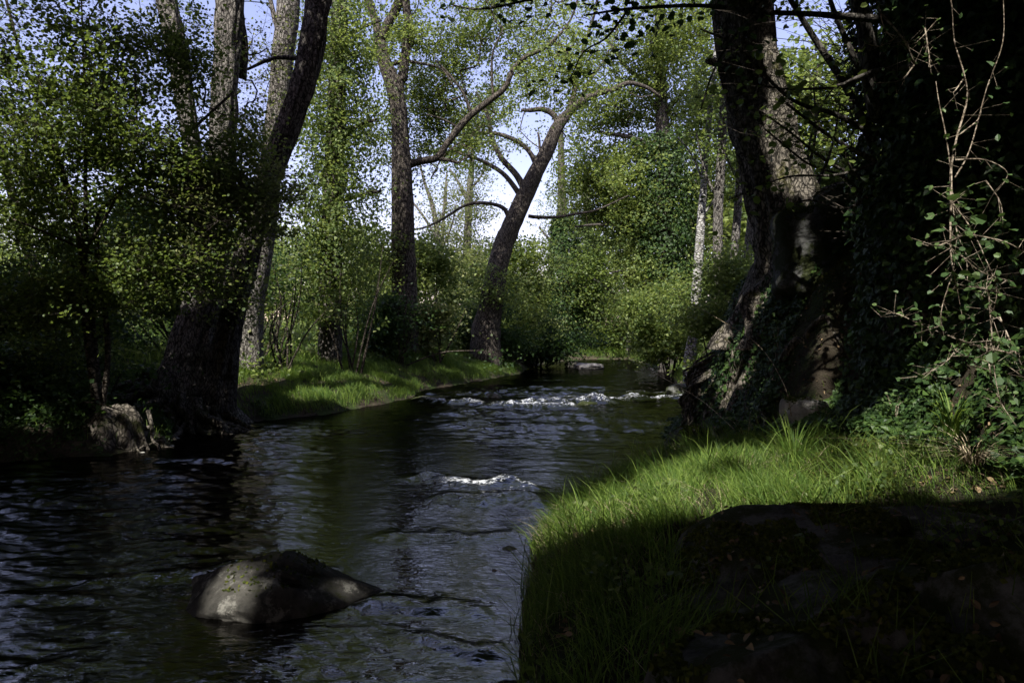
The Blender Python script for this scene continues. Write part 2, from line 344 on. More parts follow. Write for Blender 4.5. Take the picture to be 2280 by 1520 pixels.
# ------------------------------------------------------------------ stream
Yr = np.exp(np.linspace(math.log(1.2), math.log(62), 760)); sr = np.linspace(-1, 1, 560)
wy, ws = np.meshgrid(Yr, sr, indexing='ij'); wx = ws*(wy*.80+2.2)-.2
amp = .15+1.25*sm((fbm(wx*.55+wy*.1, wy*.45, 3, 31)-.25)*2)
wz = (fbm(wx*1.3+wy*.3, wy*2.4, 4, 21)-.5)*.05*amp+(fbm(wx*3.6+wy*1.8, wy*5.6-wx*1.4, 4, 22)-.5)*.038*amp+(np.abs(fbm(wx*6+wy*2, wy*13, 2, 23)-.5))*-.018*amp+(fbm(wx*9-wy*3, wy*17+wx*2, 2, 24)-.5)*.011*(amp+.2)
foam = np.zeros_like(wx)
RAP = [((-2.1, 17.3), (.2, 15.6), .5, .10, .50), ((.0, 15.7), (1.3, 15.2), .28, .10, .62), ((.2, 16.6), (2.2, 16.5), .35, .13, .56), ((2.1, 16.7), (3.2, 17.6), .30, .11, .60), ((.6, 17.6), (2.4, 17.9), .3, .10, .44),
       ((3.0, 17.7), (4.9, 18.0), .30, .09, .58), ((3.4, 19.6), (4.6, 19.4), .3, .08, .5), ((-.2, 19.5), (2.5, 19.0), .5, .09, .22), ((-1.0, 21.5), (3.0, 21.9), .5, .07, .16), ((-2.4, 19.8), (-.8, 19.2), .4, .09, .25), ((-1.4, 14.2), (2.6, 13.6), .5, .06, .30), ((-.9, 12.5), (2.0, 11.6), .4, .05, .25), ((1.0, 13.2), (3., 12.6), .3, .04, .36), ((-.95, 7.35), (-.1, 7.0), .20, .07, .66), ((-.1, 7.1), (.2, 6.9), .12, .05, .6), ((-.6, 6.9), (.1, 6.6), .3, .03, .34), ((-.6, 6.5), (.2, 6.4), .2, .04, .34),
       ((-.9, 5.3), (-.1, 5.15), .15, .03, .46), ((-2.6, 4.35), (-1.9, 4.5), .10, .03, .46), ((-.55, 3.5), (-.1, 3.35), .08, .02, .52), ((-1.85, 4.3), (-1.2, 4.5), .05, .02, .40), ((-2.1, 3.5), (-2.0, 3.52), .05, .01, .45), ((-3.0, 4.1), (-2.4, 4.0), .07, .02, .45), ((-.8, 3.9), (-.2, 3.8), .1, .03, .25)]
for a, b, w, A, fo in RAP:
    a = np.array(a); b = np.array(b); ab = b-a; t = np.clip(((wx-a[0])*ab[0]+(wy-a[1])*ab[1])/(ab@ab), 0, 1)
    wob = (fbm(wx*3.2, wy*1.2, 4, 41)-.5)*w*3.6
    dd = np.hypot(wx-a[0]-t*ab[0], wy-a[1]-t*ab[1]+wob); k = np.exp(-(dd/w)**2)
    wz += A*k*(.25+1.3*fbm(wx*3.5, wy*5, 3, 42)); foam = np.maximum(foam, fo*k*(.45+.9*fbm(wx*2.5+3, wy*3.5, 4, 43)))
wz = np.where(wz < -.05, -.05, wz)
mb = MB(); nx, ny = wx.shape; i, j = np.meshgrid(np.arange(nx-1), np.arange(ny-1), indexing='ij')
mb.add(np.stack([wx, wy, wz], -1), np.stack([i*ny+j, i*ny+j+1, (i+1)*ny+j+1, (i+1)*ny+j], -1).reshape(-1, 4)[:, ::-1])
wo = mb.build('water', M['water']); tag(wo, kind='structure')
at = wo.data.attributes.new('foam', 'FLOAT', 'POINT'); at.data.foreach_set('value', foam.astype(np.float32).ravel())
# rest of the river behind the viewpoint
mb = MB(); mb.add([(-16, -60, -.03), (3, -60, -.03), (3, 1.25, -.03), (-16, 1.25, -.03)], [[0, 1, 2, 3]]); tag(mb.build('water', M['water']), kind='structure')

# ------------------------------------------------------------------ rocks
def rock(name, c, r, label, m, seed, rot=0, flat=.0, n=72, name_moss=False, amp=.35, group=None, cat='rock', taper=0, pw=2.7):
    u = np.linspace(0, 2*math.pi, n, endpoint=False); v = np.linspace(.02, math.pi-.02, n//2)
    U, V = np.meshgrid(u, v, indexing='ij'); d = np.stack([np.cos(U)*np.sin(V), np.sin(U)*np.sin(V), np.cos(V)], -1)
    r = np.array(r)*1.1; f = d/(np.sum(np.abs(d)**pw, -1, keepdims=True)**(1/pw))
    k = 1+amp*(fbm(d[..., 0]*1.7+seed*5+20, d[..., 1]*1.7+d[..., 2]*1.9+30, 5, seed)-.5)*2+.20*(fbm(d[..., 0]*5+seed+20, d[..., 1]*5+d[..., 2]*6+30, 6, seed+2)-.5)
    gg = np.random.default_rng(seed+700); du = unit(d)
    for q in range(16):
        pn = unit(gg.normal(size=3)); k = np.minimum(k, gg.uniform(.74, .98)/np.maximum(du@pn, .05)*(1+.05*(fbm(d[..., 0]*4+q+20, d[..., 2]*4+d[..., 1]*3+20, 3, seed+q)-.5)))
    k = np.minimum(k, 1.12)
    p = f*k[..., None]*np.array(r); p[..., 2] *= 1-taper*sm(p[..., 0]/r[0]*.6+.45); p[..., 1] *= 1-taper*.6*sm(p[..., 0]/r[0]*.6+.3); ca, sa = math.cos(rot), math.sin(rot)
    p = np.stack([p[..., 0]*ca-p[..., 1]*sa, p[..., 0]*sa+p[..., 1]*ca, p[..., 2]], -1)+np.array(c)
    mb = MB(); i, j = np.meshgrid(np.arange(n), np.arange(n//2-1), indexing='ij'); h = n//2; i2 = (i+1) % n
    mb.add(p, np.stack([i*h+j, i*h+j+1, i2*h+j+1, i2*h+j], -1).reshape(-1, 4), [[a*h for a in range(n)]], [[a*h+h-1 for a in range(n)][::-1]])
    o = mb.build(name, m); return tag(o, label, cat, group)

# ------------------------------------------------------------------ canopy leaves cut away along the sun line so light lands on chosen spots
GAPS = []
def gap(px, py, Y, r, ground=False):
    p = P(px, py, Y); GAPS.append((p, r))
for a in [(2140, 930, 4.3, 0.43), (2180, 620, 4.0, 0.38), (2130, 420, 4.0, 0.34), (2220, 300, 4.2, 0.34), (2060, 640, 4.6, 0.24), (2130, 150, 4.0, 0.3), (1420, 0, 5, 0.1), (2240, 800, 4.2, 0.24), (2060, 720, 4.6, 0.19), (590, 870, 14.5, 0.65), (640, 810, 15.5, 1.01), (720, 800, 17, 1.3), (730, 880, 14.8, 0.72), (850, 850, 17.5, 0.87), (960, 830, 20, 1.45), (1080, 815, 24, 1.74), (700, 760, 18, 1.16), (500, 200, 12, 0.5), (400, 150, 12, 0.4), (1755, 220, 9.4, 0.27), (1780, 310, 9.4, 0.27), (1790, 430, 9.8, 0.12), (1725, 110, 9.4, 0.15), (1840, 820, 8.4, 0.12), (1830, 880, 8.2, 0.12), (1600, 800, 10.5, 0.11), (1620, 880, 10, 0.08), (1700, 690, 9.5, 0.09), (1780, 720, 9.2, 0.09), (520, 1330, 3.9, 0.08), (590, 1250, 3.95, 0.05), (545, 1310, 4, 0.06), (780, 1310, 4, 0.05), (1100, 1075, 7.1, 0.45), (1150, 900, 16, 1.6), (1350, 890, 17, 1.4), (1450, 875, 18.5, 1), (760, 1000, 12, 0.5), (430, 450, 9, 0.55), (330, 420, 8.5, 0.28), (300, 560, 8.3, 0.18), (150, 600, 8, 0.18), (60, 680, 7.8, 0.15), (230, 740, 8, 0.1), (120, 560, 8, 0.15), (350, 280, 9, 0.25), (450, 640, 9, 0.2), (900, 600, 20, 3), (700, 560, 18, 2.4), (1050, 650, 22, 3.0), (960, 720, 21, 1.6), (760, 420, 19, 2.5), (500, 60, 12, 0.35), (1000, 600, 24, 2.5), (1215, 380, 31, 2.5), (150, 380, 8.5, 0.3), (260, 220, 9, 0.3), (60, 200, 8.5, 0.25), (1560, 600, 20, 1.2), (1590, 700, 14, 0.23), (1250, 1140, 4.8, 0.28), (1340, 1115, 4.8, 0.33), (1430, 1090, 4.8, 0.34), (1510, 1080, 4.6, 0.34), (1620, 1090, 4.5, 0.33), (1700, 1070, 4.4, 0.33), (1790, 1060, 4.4, 0.31), (1870, 1050, 4.4, 0.26), (1500, 1040, 5.4, 0.28), (1620, 1010, 5.6, 0.34), (1730, 990, 5.4, 0.34), (400, 780, 11.7, 0.4), (430, 850, 11.5, 0.28), (350, 830, 11.4, 0.3), (320, 900, 11, 0.2), (470, 760, 11.6, 0.2), (510, 820, 11.6, 0.15), (1640, 740, 9.6, 0.11), (1580, 820, 10.2, 0.12), (1620, 880, 9.6, 0.09), (1700, 640, 9.4, 0.11), (1790, 740, 8.9, 0.12), (1840, 880, 7.4, 0.12), (1900, 620, 8, 0.07), (1950, 900, 6.3, 0.1), (1700, 860, 8.6, 0.07), (330, 960, 10, 0.2), (1310, 810, 38, 2.0), (1350, 790, 57, 4.0), (1440, 795, 50, 3.0), (520, 1330, 3.75, 0.13), (600, 1250, 4.0, 0.03), (490, 1360, 3.6, 0.08), (2230, 560, 3.9, 0.3), (2200, 450, 4.0, 0.3), (2150, 600, 3.9, 0.25), (2110, 250, 4.1, 0.25), (1600, 790, 10.2, 0.14), (1660, 820, 9.2, 0.09), (1830, 840, 7.6, 0.12), (1270, 1010, 9, 0.2), (120, 960, 9.2, 0.12), (1600, 560, 20, 0.93), (1480, 400, 32, 3), (1350, 300, 31, 3), (1150, 150, 24, 2.5), (950, 200, 24, 2.0), (1300, 560, 50, 4), (850, 700, 21, 1.5), (560, 840, 15.5, 0.6), (650, 850, 15, 0.5), (780, 860, 17, 0.6), (900, 840, 19, 0.8), (1000, 825, 23, 1.2), (1100, 815, 29, 1.4), (980, 600, 23, 1.6), (860, 620, 22, 1.4), (2110, 930, 4.9, 0.32), (2180, 960, 4.7, 0.25), (1300, 600, 45, 4), (1450, 650, 28, 1.8), (1120, 640, 34, 2.5), (1755, 290, 9.4, 0.27), (1775, 400, 9.4, 0.2), (620, 850, 15, 0.5), (700, 870, 15, 0.4), (380, 800, 11.6, 0.3)]: gap(*a)
GC = np.array([g[0] for g in GAPS]); GR = np.array([g[1] for g in GAPS])
def carve_far(p): return carve(p, 5.5)
def carve_near(p): return carve(p, .5) | (h2(p[:, 0]*91, p[:, 1]*57, 3) > .72)
def carve(p, tmin=1.2):
    k = np.ones(len(p), bool)
    for c, r in zip(GC, GR):
        v = p-c; t = v@SUN; d = np.linalg.norm(v-t[:, None]*SUN, axis=1)
        k &= ~((t > tmin) & (d < r*(.75+.7*fbm(p[:, 0]*1.6, p[:, 1]*1.6, 2, 5))+.05))
    return k

# ------------------------------------------------------------------ trees
GROUPW = None
def tree(name, label, cat, Y, stems, limbs, blobs, bk='bark_dark', leaf=.075, per=26, sig=.32, lm='leaf_mid', shape='dia', seed=1, r0=.012, gapv=.4, fr=1., keep=None, group=None,
         base=True, sides=14, rough=.08, flare=None, ridges=0, flat=.38, up=1.0, rmax=.05, root=None, step=.25, low=.35):
    """stems/limbs: lists of (px, py, radius in photo pixels, depth offset); blobs: (px, py, rx, ry, depth radius, clusters[, depth offset])"""
    SP = []; 
    for st in stems:
        pts = [P(q[0], q[1], Y+(q[3] if len(q) > 3 else 0)) for q in st]; rad = [q[2]/F*Y for q in st]
        SP.append([pts, rad])
    if base:
        for k, (pts, rad) in enumerate(SP):
            b = pts[0]; z = float(hz(b[0], b[1]))
            if b[2] > z-low+.05: pts.insert(0, np.array([b[0], b[1], z-low])); rad.insert(0, rad[0]*1.08)
    if root is None:
        b = SP[0][0][0]; root = empty(name, (b[0], b[1], float(hz(b[0], b[1]))), label, cat, group)
    allp = []
    for k, (pts, rad) in enumerate(SP):
        m = MB(); p, r = tube(m, pts, rad, sides, rough, flare if k == 0 or flare is None or len(flare) > 3 else None, seed+k, ridges=ridges, step=step); m.build('trunk', M[bk if isinstance(bk, str) else bk[k]], root); allp.append(p[len(p)//4:])
    for k, st in enumerate(limbs):
        pts = [P(q[0], q[1], Y+(q[3] if len(q) > 3 else 0)) for q in st]; rad = [q[2]/F*Y for q in st]
        m = MB(); p, r = tube(m, pts, rad, 8, .08, None, seed+20+k, step=step); m.build('limb', M[bk if isinstance(bk, str) else bk[0]], root); allp.append(p)
    allp = np.concatenate(allp)
    B = []
    for q in blobs:
        Yb = Y+(q[6] if len(q) > 6 else 0); B.append((P(q[0], q[1], Yb), (q[2]/F*Yb, q[4], q[3]/F*Yb), q[5]))
    if B: foliage(root, B, allp, seed, leaf, per, sig, shape, M[lm], M['twig'], gapv, flat, fr, r0, True, keep, up, rmax=rmax)
    return root
def ivy(root, pts, rad, n, size, thick, seed, Y=None, shape='ivy', name='ivy', m='leaf_ivy', tmin=0., lump=.6):
    g = np.random.default_rng(seed); p, r = spline(pts, rad, .1); k = g.integers(0, len(p), n); th = g.uniform(0, 2*math.pi, n)
    t = unit(np.gradient(p, axis=0))[k]; u = unit(np.cross(t, [0, 1, .1])); w = np.cross(t, u); o = u*np.cos(th)[:, None]+w*np.sin(th)[:, None]
    q = p[k]+o*(r[k]*1.02)[:, None]; nn = fbm(th*1.6+5, q[:, 2]*1.5+seed, 3, seed); q = q+o*(thick*np.clip(g.random(n)**.7*(nn*2*lump+1-lump), 0, 1.6))[:, None]+g.normal(size=(n, 3))*.04
    mb = MB(); leaves(mb, q, o+np.array([0, 0, .35])+g.normal(size=(n, 3))*.5, size, shape, seed); mb.build(name, M[m], root, smooth=False)

# --- the sapling thicket at the near left
tree('sapling', 'slim dark multi-stemmed sapling whose round leaves fill the upper left corner', 'sapling', 9.5,
     [[(215,905,9,0),(190,700,8,0),(183,560,8,0),(160,450,6,0),(125,331,5,0),(81,206,4,.1),(44,110,3.4,.2),(5,-40,3,.3)],
      [(222,900,7,.2),(205,700,6,.2),(194,560,5,.1),(190,400,4,0),(192,260,3,0),(185,100,2,-.1),(180,-40,1.5,-.1)],
      [(228,905,7,.1),(240,760,6,.1),(214,500,5,.2),(262,430,5,.3),(335,360,4,.3),(420,290,3.5,.5),(520,200,3,.7)]],
     [[(125,331,4),(80,300,3,-.2),(20,235,2,-.4)],[(183,560,4),(240,470,3,-.2),(300,330,2.4,-.2),(300,150,2,-.3)],[(160,450,4),(90,380,3,.1),(-30,240,2.5,.2)],
      [(205,560,4),(120,520,3,-.4),(20,480,2,-.6)],[(192,300,3),(250,200,2,0),(290,60,1.5,0)],[(81,206,3),(150,120,2,0),(230,-20,1.5,0)],[(195,620,4),(300,600,3,.2),(420,560,2,.5)]],
     [(140,200,250,240,1.,105),(90,420,130,170,.9,75),(270,320,150,150,.8,90),(250,90,190,140,.9,60),(430,420,140,160,.7,85,.7),(350,600,150,110,.6,60,.4),(70,640,110,90,.6,30),(100,730,110,90,.5,22),(30,80,90,160,.8,35),(530,330,70,120,.5,30,.9),(400,120,90,130,.6,45,.5),(200,640,140,80,.6,30)],
     'twig', .051, 36, .20, 'leaf_alder', 'round', 11, .006, .34, 2.6, carve_far, rmax=.016, flat=.55, step=.15)
# --- multi-stemmed tree on the root mound
YT = 12.0
root = tree('tree', 'massive grey multi-stemmed tree on a flared root mound at the left water edge', 'tree', YT,
     [[(480,900,40,-.1),(492,830,32,0),(508,740,27,0),(532,640,26,0),(562,510,25,0),(600,390,26,0),(647,265,26,0),(687,130,26,0),(708,0,27,0),(727,-160,25,0),(760,-420,22,0)],
      [(418,950,112,.25),(424,880,86,.3),(434,810,58,.3),(448,730,40,.4),(465,670,33,.4),(478,560,31,.5),(492,400,29,.6),(500,250,28,.6),(505,120,29,.6),(512,0,31,.6),(520,-200,30,.6),(515,-500,20,.6)],
      [(372,900,44,.1),(400,800,34,.2),(432,680,26,.4),(445,520,22,.5),(432,360,20,.6),(415,240,20,.6),(395,120,22,.6),(372,0,22,.6),(330,-220,18,.5),(280,-420,13,.5)]],
     [[(512,0,22,.7),(538,90,15,.8),(540,170,10,.9)],[(598,390,7),(560,350,5,-.2),(540,300,3,-.4)],[(660,125,6),(610,125,4,-.2),(550,150,3,-.3)],[(478,560,10,.4),(430,470,6,.2),(330,400,4,0)]],
     [(500,500,120,160,1.2,75,-1.4),(430,620,150,60,.9,28,-.9),(560,420,90,120,1.,30,-1.2),(420,150,190,170,1.6,75,1.8),(620,120,100,150,1.5,75,2.2),(580,240,60,170,1.,45,2.6),(560,300,60,120,1.2,20,1.6),(450,300,150,170,1.4,60,.9),(600,200,70,200,1.,30,1.2),(400,60,180,140,1.6,60,1.2),(500,-250,400,170,3,180),(560,640,70,100,.8,24,.2)],
     ['bark_dark', 'bark_grey', 'bark_grey'], .054, 32, .24, 'leaf_grey', 'round', 23, .008, .42, 1.3, carve_near, sides=48, rough=.10, flare=(.22, .6, 5, 1), ridges=.16, rmax=.03, step=.12)  # darker bark on the leaning stem stands in for its shade
for k in range(30):                                  # exposed roots running down the mound
    a = -math.pi+math.pi*k/29+rng.normal()*.08; c = P(425, 870, YT-.1); x, y = c[0]+.35*math.cos(a)*1.9, c[1]+.45*math.sin(a); pts = []; z0 = float(hz(x, y))+rng.uniform(.25, .75)
    L = rng.uniform(.7, 1.7); w = rng.normal()*.5
    for s in np.linspace(0, 1, 7):
        xx = x+math.cos(a+w*s)*L*s+.06*rng.normal(); yy = y+math.sin(a+w*s)*L*s*.8+.06*rng.normal(); zz = max(float(hz(xx, yy))+.03, -.15); pts.append((xx, yy, zz+(z0-zz)*(1-s)**2.2))
    m = MB(); tube(m, pts, np.linspace(rng.uniform(.05, .12), .015, 7), 8, .15, seed=k, step=.07); m.build('root', M['root'], root)
# trees behind the big left one
tree('tree', 'pale lichen-grey trunk standing behind the leaning stem at upper left', 'tree', 15.5,
     [[(555,700,30),(575,600,26),(592,480,25),(606,350,24),(620,220,24),(632,100,25),(642,0,25),(655,-300,18)]], [[(632,100,8),(610,30,6),(590,-60,4)],[(606,350,6),(560,300,4),(530,260,3)]],
     [(630,-180,250,150,2.5,90),(600,350,60,200,1.,20)], 'bark_grey', .07, 24, .3, 'leaf_grey', 'dia', 31, .01, .42, 1, carve_far, sides=20, ridges=.08)
r = tree('tree', 'upright ivy-wrapped tree between the leaning stem and the blue gap', 'tree', 19.5,
     [[(735,720,26),(738,550,24),(745,350,22),(752,150,20),(756,0,18),(760,-300,12)]],
     [[(745,330,6),(790,280,4),(840,260,3)],[(740,450,6),(800,430,4),(850,420,3)],[(740,560,6),(690,520,4),(650,500,3)],[(750,100,6),(800,60,4),(850,40,3)]],
     [(740,300,85,260,1.4,130),(740,560,120,130,1.5,90),(770,60,90,120,1.4,80),(790,400,60,70,1.,34),(760,-150,200,120,2.5,60)], 'bark_dark', .085, 26, .30, 'leaf_mid', 'dia', 37, .012, .38, .9, None)
ivy(r, [P(735,720,19.5),P(738,550,19.5),P(745,350,19.5),P(756,0,19.5)], [.5,.45,.42,.35], 9000, .10, .85, 38, m='leaf_alder', lump=.95)
tree('tree', 'thin bare dark trunk leaning left at the far left edge behind the sapling', 'tree', 19,
     [[(100,640,12),(75,585,11),(45,500,9),(25,420,9),(5,330,8),(-30,200,7),(-80,0,6)]], [[(45,500,5),(100,440,4),(150,400,2)],[(5,330,4),(60,260,3),(90,200,2)]],
     [(40,300,120,220,2,40),(110,540,110,70,1.5,30)], 'bark_dark', .08, 24, .35, 'leaf_mid', 'dia', 41, .01, .4, .8)

# --- centre trees
tree('tree', 'straight dark trunk forking in two, with one long limb sweeping right across the sky gap', 'tree', 24,
     [[(907,680,24),(906,600,22),(903,520,20),(900,420,19),(893,320,19),(886,230,19),(875,185,18),(855,130,15),(846,90,14)],
      [(886,230,13),(897,170,11),(903,110,10),(911,50,10),(904,0,9),(900,-150,7),(910,-330,5)]],
     [[(846,90,10),(835,40,9),(822,0,9),(800,-120,7),(790,-300,4)],[(846,90,10),(862,50,11),(884,10,11),(900,-60,8),(950,-260,5)],
      [(903,365,9),(935,354,8),(974,346,8),(992,320,7),(1022,280,8),(1050,250,7),(1098,213,7),(1125,190,6),(1143,150,5),(1170,122,5),(1215,100,4),(1270,40,2.5),(1300,-60,2)],
      [(974,348,5),(1000,352,4),(1020,358,3)],[(1050,250,4),(1030,200,3),(990,150,2.5),(970,130,2)],[(1098,213,3),(1095,160,3),(1098,110,2),(1120,60,1.5)],[(868,140,5),(900,132,4),(940,137,3),(985,150,2),(1010,190,2)],[(1022,280,3),(985,260,2),(950,250,1.5)]],
     [(1020,170,150,150,2.,170,2.6),(1150,80,170,110,2.,190,2.2),(840,60,90,90,1.6,50,2.),(930,330,80,90,1.,40,2.2),(960,240,90,80,1.2,60,2.2),(850,330,50,60,1.,16,2.),(840,250,60,80,1.2,20),(900,60,110,80,1.6,45),(940,-90,280,90,2.4,80),(900,-330,300,150,2.5,50),(1050,320,70,60,1.,24,1.8),(830,420,60,60,1.2,10),(850,560,80,70,1.4,60),(1270,150,120,110,1.8,80)],
     'bark_brown', .10, 28, .28, 'leaf_mid', 'dia', 51, .010, .44, .8, sides=20, ridges=.08, rmax=.04)
tree('tree', 'thick trunk leaning right over the river, sunlit halfway up where it forks', 'tree', 31,
     [[(1082,735,34),(1092,680,28),(1104,610,24),(1118,550,22),(1138,500,21),(1158,455,20),(1178,410,19),(1203,360,17),(1222,322,16),(1238,285,14),(1262,250,11)]],
     [[(1262,250,10),(1290,226,9),(1325,205,7),(1365,195,6),(1400,180,5),(1440,190,4),(1470,210,3)],[(1238,285,9),(1240,262,7),(1226,245,7),(1205,238,6),(1180,241,5),(1160,240,3)],
      [(1262,250,7),(1275,215,6),(1286,160,5),(1300,100,4),(1325,20,3),(1340,-80,2)],[(1172,425,9),(1150,385,7),(1115,345,6),(1095,300,5),(1085,250,4),(1060,200,3)],
      [(1194,360,7),(1180,335,5),(1160,315,5),(1130,300,5),(1100,292,4),(1055,290,3),(1010,300,2)],[(1162,440,7),(1148,415,6),(1118,380,5),(1070,352,4),(1020,335,3),(970,300,2)],
      [(1133,485,5),(1125,462,5),(1100,450,4),(1063,447,4),(1030,455,3),(990,480,3),(950,500,2.5),(920,507,2)],[(1176,476,4),(1200,479,4),(1240,478,3),(1290,470,3),(1330,462,2),(1400,430,1.5)],[(1290,226,4),(1310,180,3),(1350,120,2),(1380,40,1.5)],[(1203,340,3),(1200,300,2.5),(1197,290,2)]],
     [(1270,120,170,130,2.2,190,3.4),(1400,200,130,110,2.,130,2.2),(1130,260,110,80,1.4,75,3.),(1180,190,100,60,1.5,60,3.),(1040,310,90,80,1.3,60,3.),(1050,440,70,50,1.2,26),(1290,0,300,110,2.6,120),(1300,-260,260,150,2.5,60),(1230,330,50,40,1,8,2.2),(1330,330,80,80,1.4,60),(1250,420,50,60,1.,20),(1110,620,90,90,1.6,90)],
     'bark_brown', .122, 28, .33, 'leaf_mid', 'dia', 61, .010, .42, .8, carve, sides=20, ridges=.08, rmax=.045)
# pale thin trees far behind the gap
for k, (st, lb, bl, lab) in enumerate([
    ([[(985,640,8),(980,560,7),(972,500,6),(962,450,5),(945,400,3),(930,340,2)]], [[(972,500,4),(990,460,3),(995,400,2)],[(975,530,3),(945,480,3),(915,440,2)],[(980,560,3),(1005,500,2),(1015,450,1.5)]], [(980,470,70,90,2.5,46),(960,590,80,60,3,80)], 'slender pale tree with nearly bare upswept branches seen in the gap'),
    ([[(1038,660,10),(1040,560,9),(1044,450,8),(1050,370,6),(1052,330,4)]], [[(1044,450,4),(1020,400,3),(1000,370,2)],[(1046,420,3),(1075,380,2),(1090,330,1.5)]], [(1050,460,60,110,2.5,90),(1040,590,80,80,3,110)], 'slim straight tree with tufts of leaves up its stem, just left of the leaning trunk'),
    ([[(990,690,6),(988,610,5),(985,540,4),(990,440,3),(995,380,2)]], [], [(1000,560,50,80,2,40)], 'thinnest of the pale trees behind the gap, hardly taller than the shrubs')]):
    tree('tree', lab, 'tree', 42+k*3, st, lb, bl, 'bark_grey', .13, 22, .5, 'leaf_grey', 'dia', 70+k, .018, .42, .5, sides=8, group='pale thin trees seen in the gap')

# --- right bank trees
r = tree('tree', 'tall right-bank tree with a dark column of ivy for a trunk, under a broad crown', 'tree', 34,
     [[(1488,740,22),(1485,600,20),(1480,450,18),(1476,300,16),(1470,150,13),(1468,0,10),(1466,-200,7)]],
     [[(1480,420,7),(1420,400,5),(1350,390,4),(1290,400,3)],[(1478,330,7),(1400,300,5),(1330,290,3)],[(1484,520,6),(1400,500,4),(1330,495,3),(1280,500,2)],[(1474,200,7),(1400,150,5),(1350,80,3)],[(1485,560,5),(1540,500,4),(1600,470,2)],[(1476,250,6),(1540,180,4),(1600,100,3)],[(1486,620,5),(1420,600,3),(1360,600,2)]],
     [(1340,400,115,90,2.4,260),(1390,260,130,110,2.5,300),(1460,90,180,140,3,360),(1330,520,100,75,2.2,170),(1390,610,90,60,2,120),(1570,220,100,190,2.4,220),(1410,470,80,60,2,70),(1600,430,60,90,1.8,70),(1560,600,50,90,1.5,50),(1450,-120,260,110,3,110),(1500,-300,240,120,2.5,50)],
     'bark_dark', .14, 26, .38, 'leaf_mid', 'dia', 81, .013, .40, .7, carve, sides=12, rmax=.06)
ivy(r, [P(1488,740,34),P(1485,600,34),P(1480,450,34),P(1476,300,34)], [.7,.85,.8,.5], 13000, .15, .9, 82, lump=.95)
r = tree('tree', 'ivy-wrapped trunk at the far bend, left one of the pair over the river', 'tree', 60,
     [[(1262,790,14),(1260,700,13),(1256,600,12),(1252,480,11),(1250,380,8),(1248,250,5)]], [[(1256,600,5),(1230,540,3),(1200,500,2)],[(1256,500,5),(1290,450,3),(1310,400,2)]],
     [(1240,480,55,70,2.4,60),(1210,580,60,60,3,70),(1270,640,50,70,2.4,60),(1290,420,60,70,3,60)], 'bark_dark', .14, 22, .5, 'leaf_mid', 'dia', 83, .018, .4, .5, sides=10)
ivy(r, [P(1262,790,60),P(1260,700,60),P(1256,600,60),P(1252,480,60)], [.9,1.,1.,.5], 7000, .25, .6, 84)
r = tree('tree', 'ivy-wrapped trunk at the far bend, right one of the pair, dark against pale sky', 'tree', 62,
     [[(1312,785,12),(1312,700,11),(1310,600,10),(1308,480,9),(1306,380,7)]], [[(1310,600,4),(1340,560,3),(1370,530,2)]],
     [(1320,500,45,60,2.4,50),(1350,640,60,60,3,80),(1330,580,30,60,2,30)], 'bark_dark', .14, 22, .5, 'leaf_alder', 'dia', 85, .018, .4, .5, sides=10)
ivy(r, [P(1312,785,62),P(1312,700,62),P(1310,600,62),P(1308,480,62)], [.8,.8,.85,.5], 6000, .25, .6, 86)
tree('birch', 'slim pale grey trunk, lightest on the right bank, curving up beside the bank of roots', 'birch', 20,
     [[(1535,800,14),(1545,730,11),(1550,650,11),(1556,560,10),(1561,480,9),(1566,420,8),(1572,330,7),(1585,200,6),(1600,50,5)]], [[(1566,400,3),(1540,340,2),(1510,300,1.5)],[(1561,480,3),(1590,440,2),(1610,400,1.5)]],
     [(1560,250,60,130,1.2,40),(1520,720,50,60,.9,36),(1500,660,50,60,1.,34)], 'birch', .085, 22, .3, 'leaf_mid', 'dia', 91, .009, .4, .9, sides=14)
for k, (st, lab) in enumerate([([(1612,720,13),(1602,640,12),(1598,540,11),(1600,440,11),(1606,340,10),(1612,200,9),(1618,0,7)], 'dark straight trunk just right of the pale trunk, half hidden by twigs'),
    ([(1625,700,9),(1632,600,9),(1640,500,9),(1646,400,8),(1650,250,7),(1655,50,5)], 'middle one of three grey trunks between the pale trunk and the big mossy tree'),
    ([(1650,690,10),(1660,600,10),(1672,500,10),(1680,430,9),(1690,330,8),(1700,150,6)], 'grey trunk nearest the left edge of the big mossy tree, leaning right')]):
    tree('tree', lab, 'tree', 19+k*1.2, [st], [[(st[3][0], st[3][1], 4), (st[3][0]-30, st[3][1]-60, 3), (st[3][0]-50, st[3][1]-150, 2)]], [(st[4][0]-10, 300, 60, 150, 1.2, 30), (st[2][0]+10, 620, 45, 80, .9, 26)], 'bark_grey', .085, 22, .3, 'leaf_alder', 'dia', 95+k, .009, .42, .9, sides=12, group='slim trunks of the right bank')
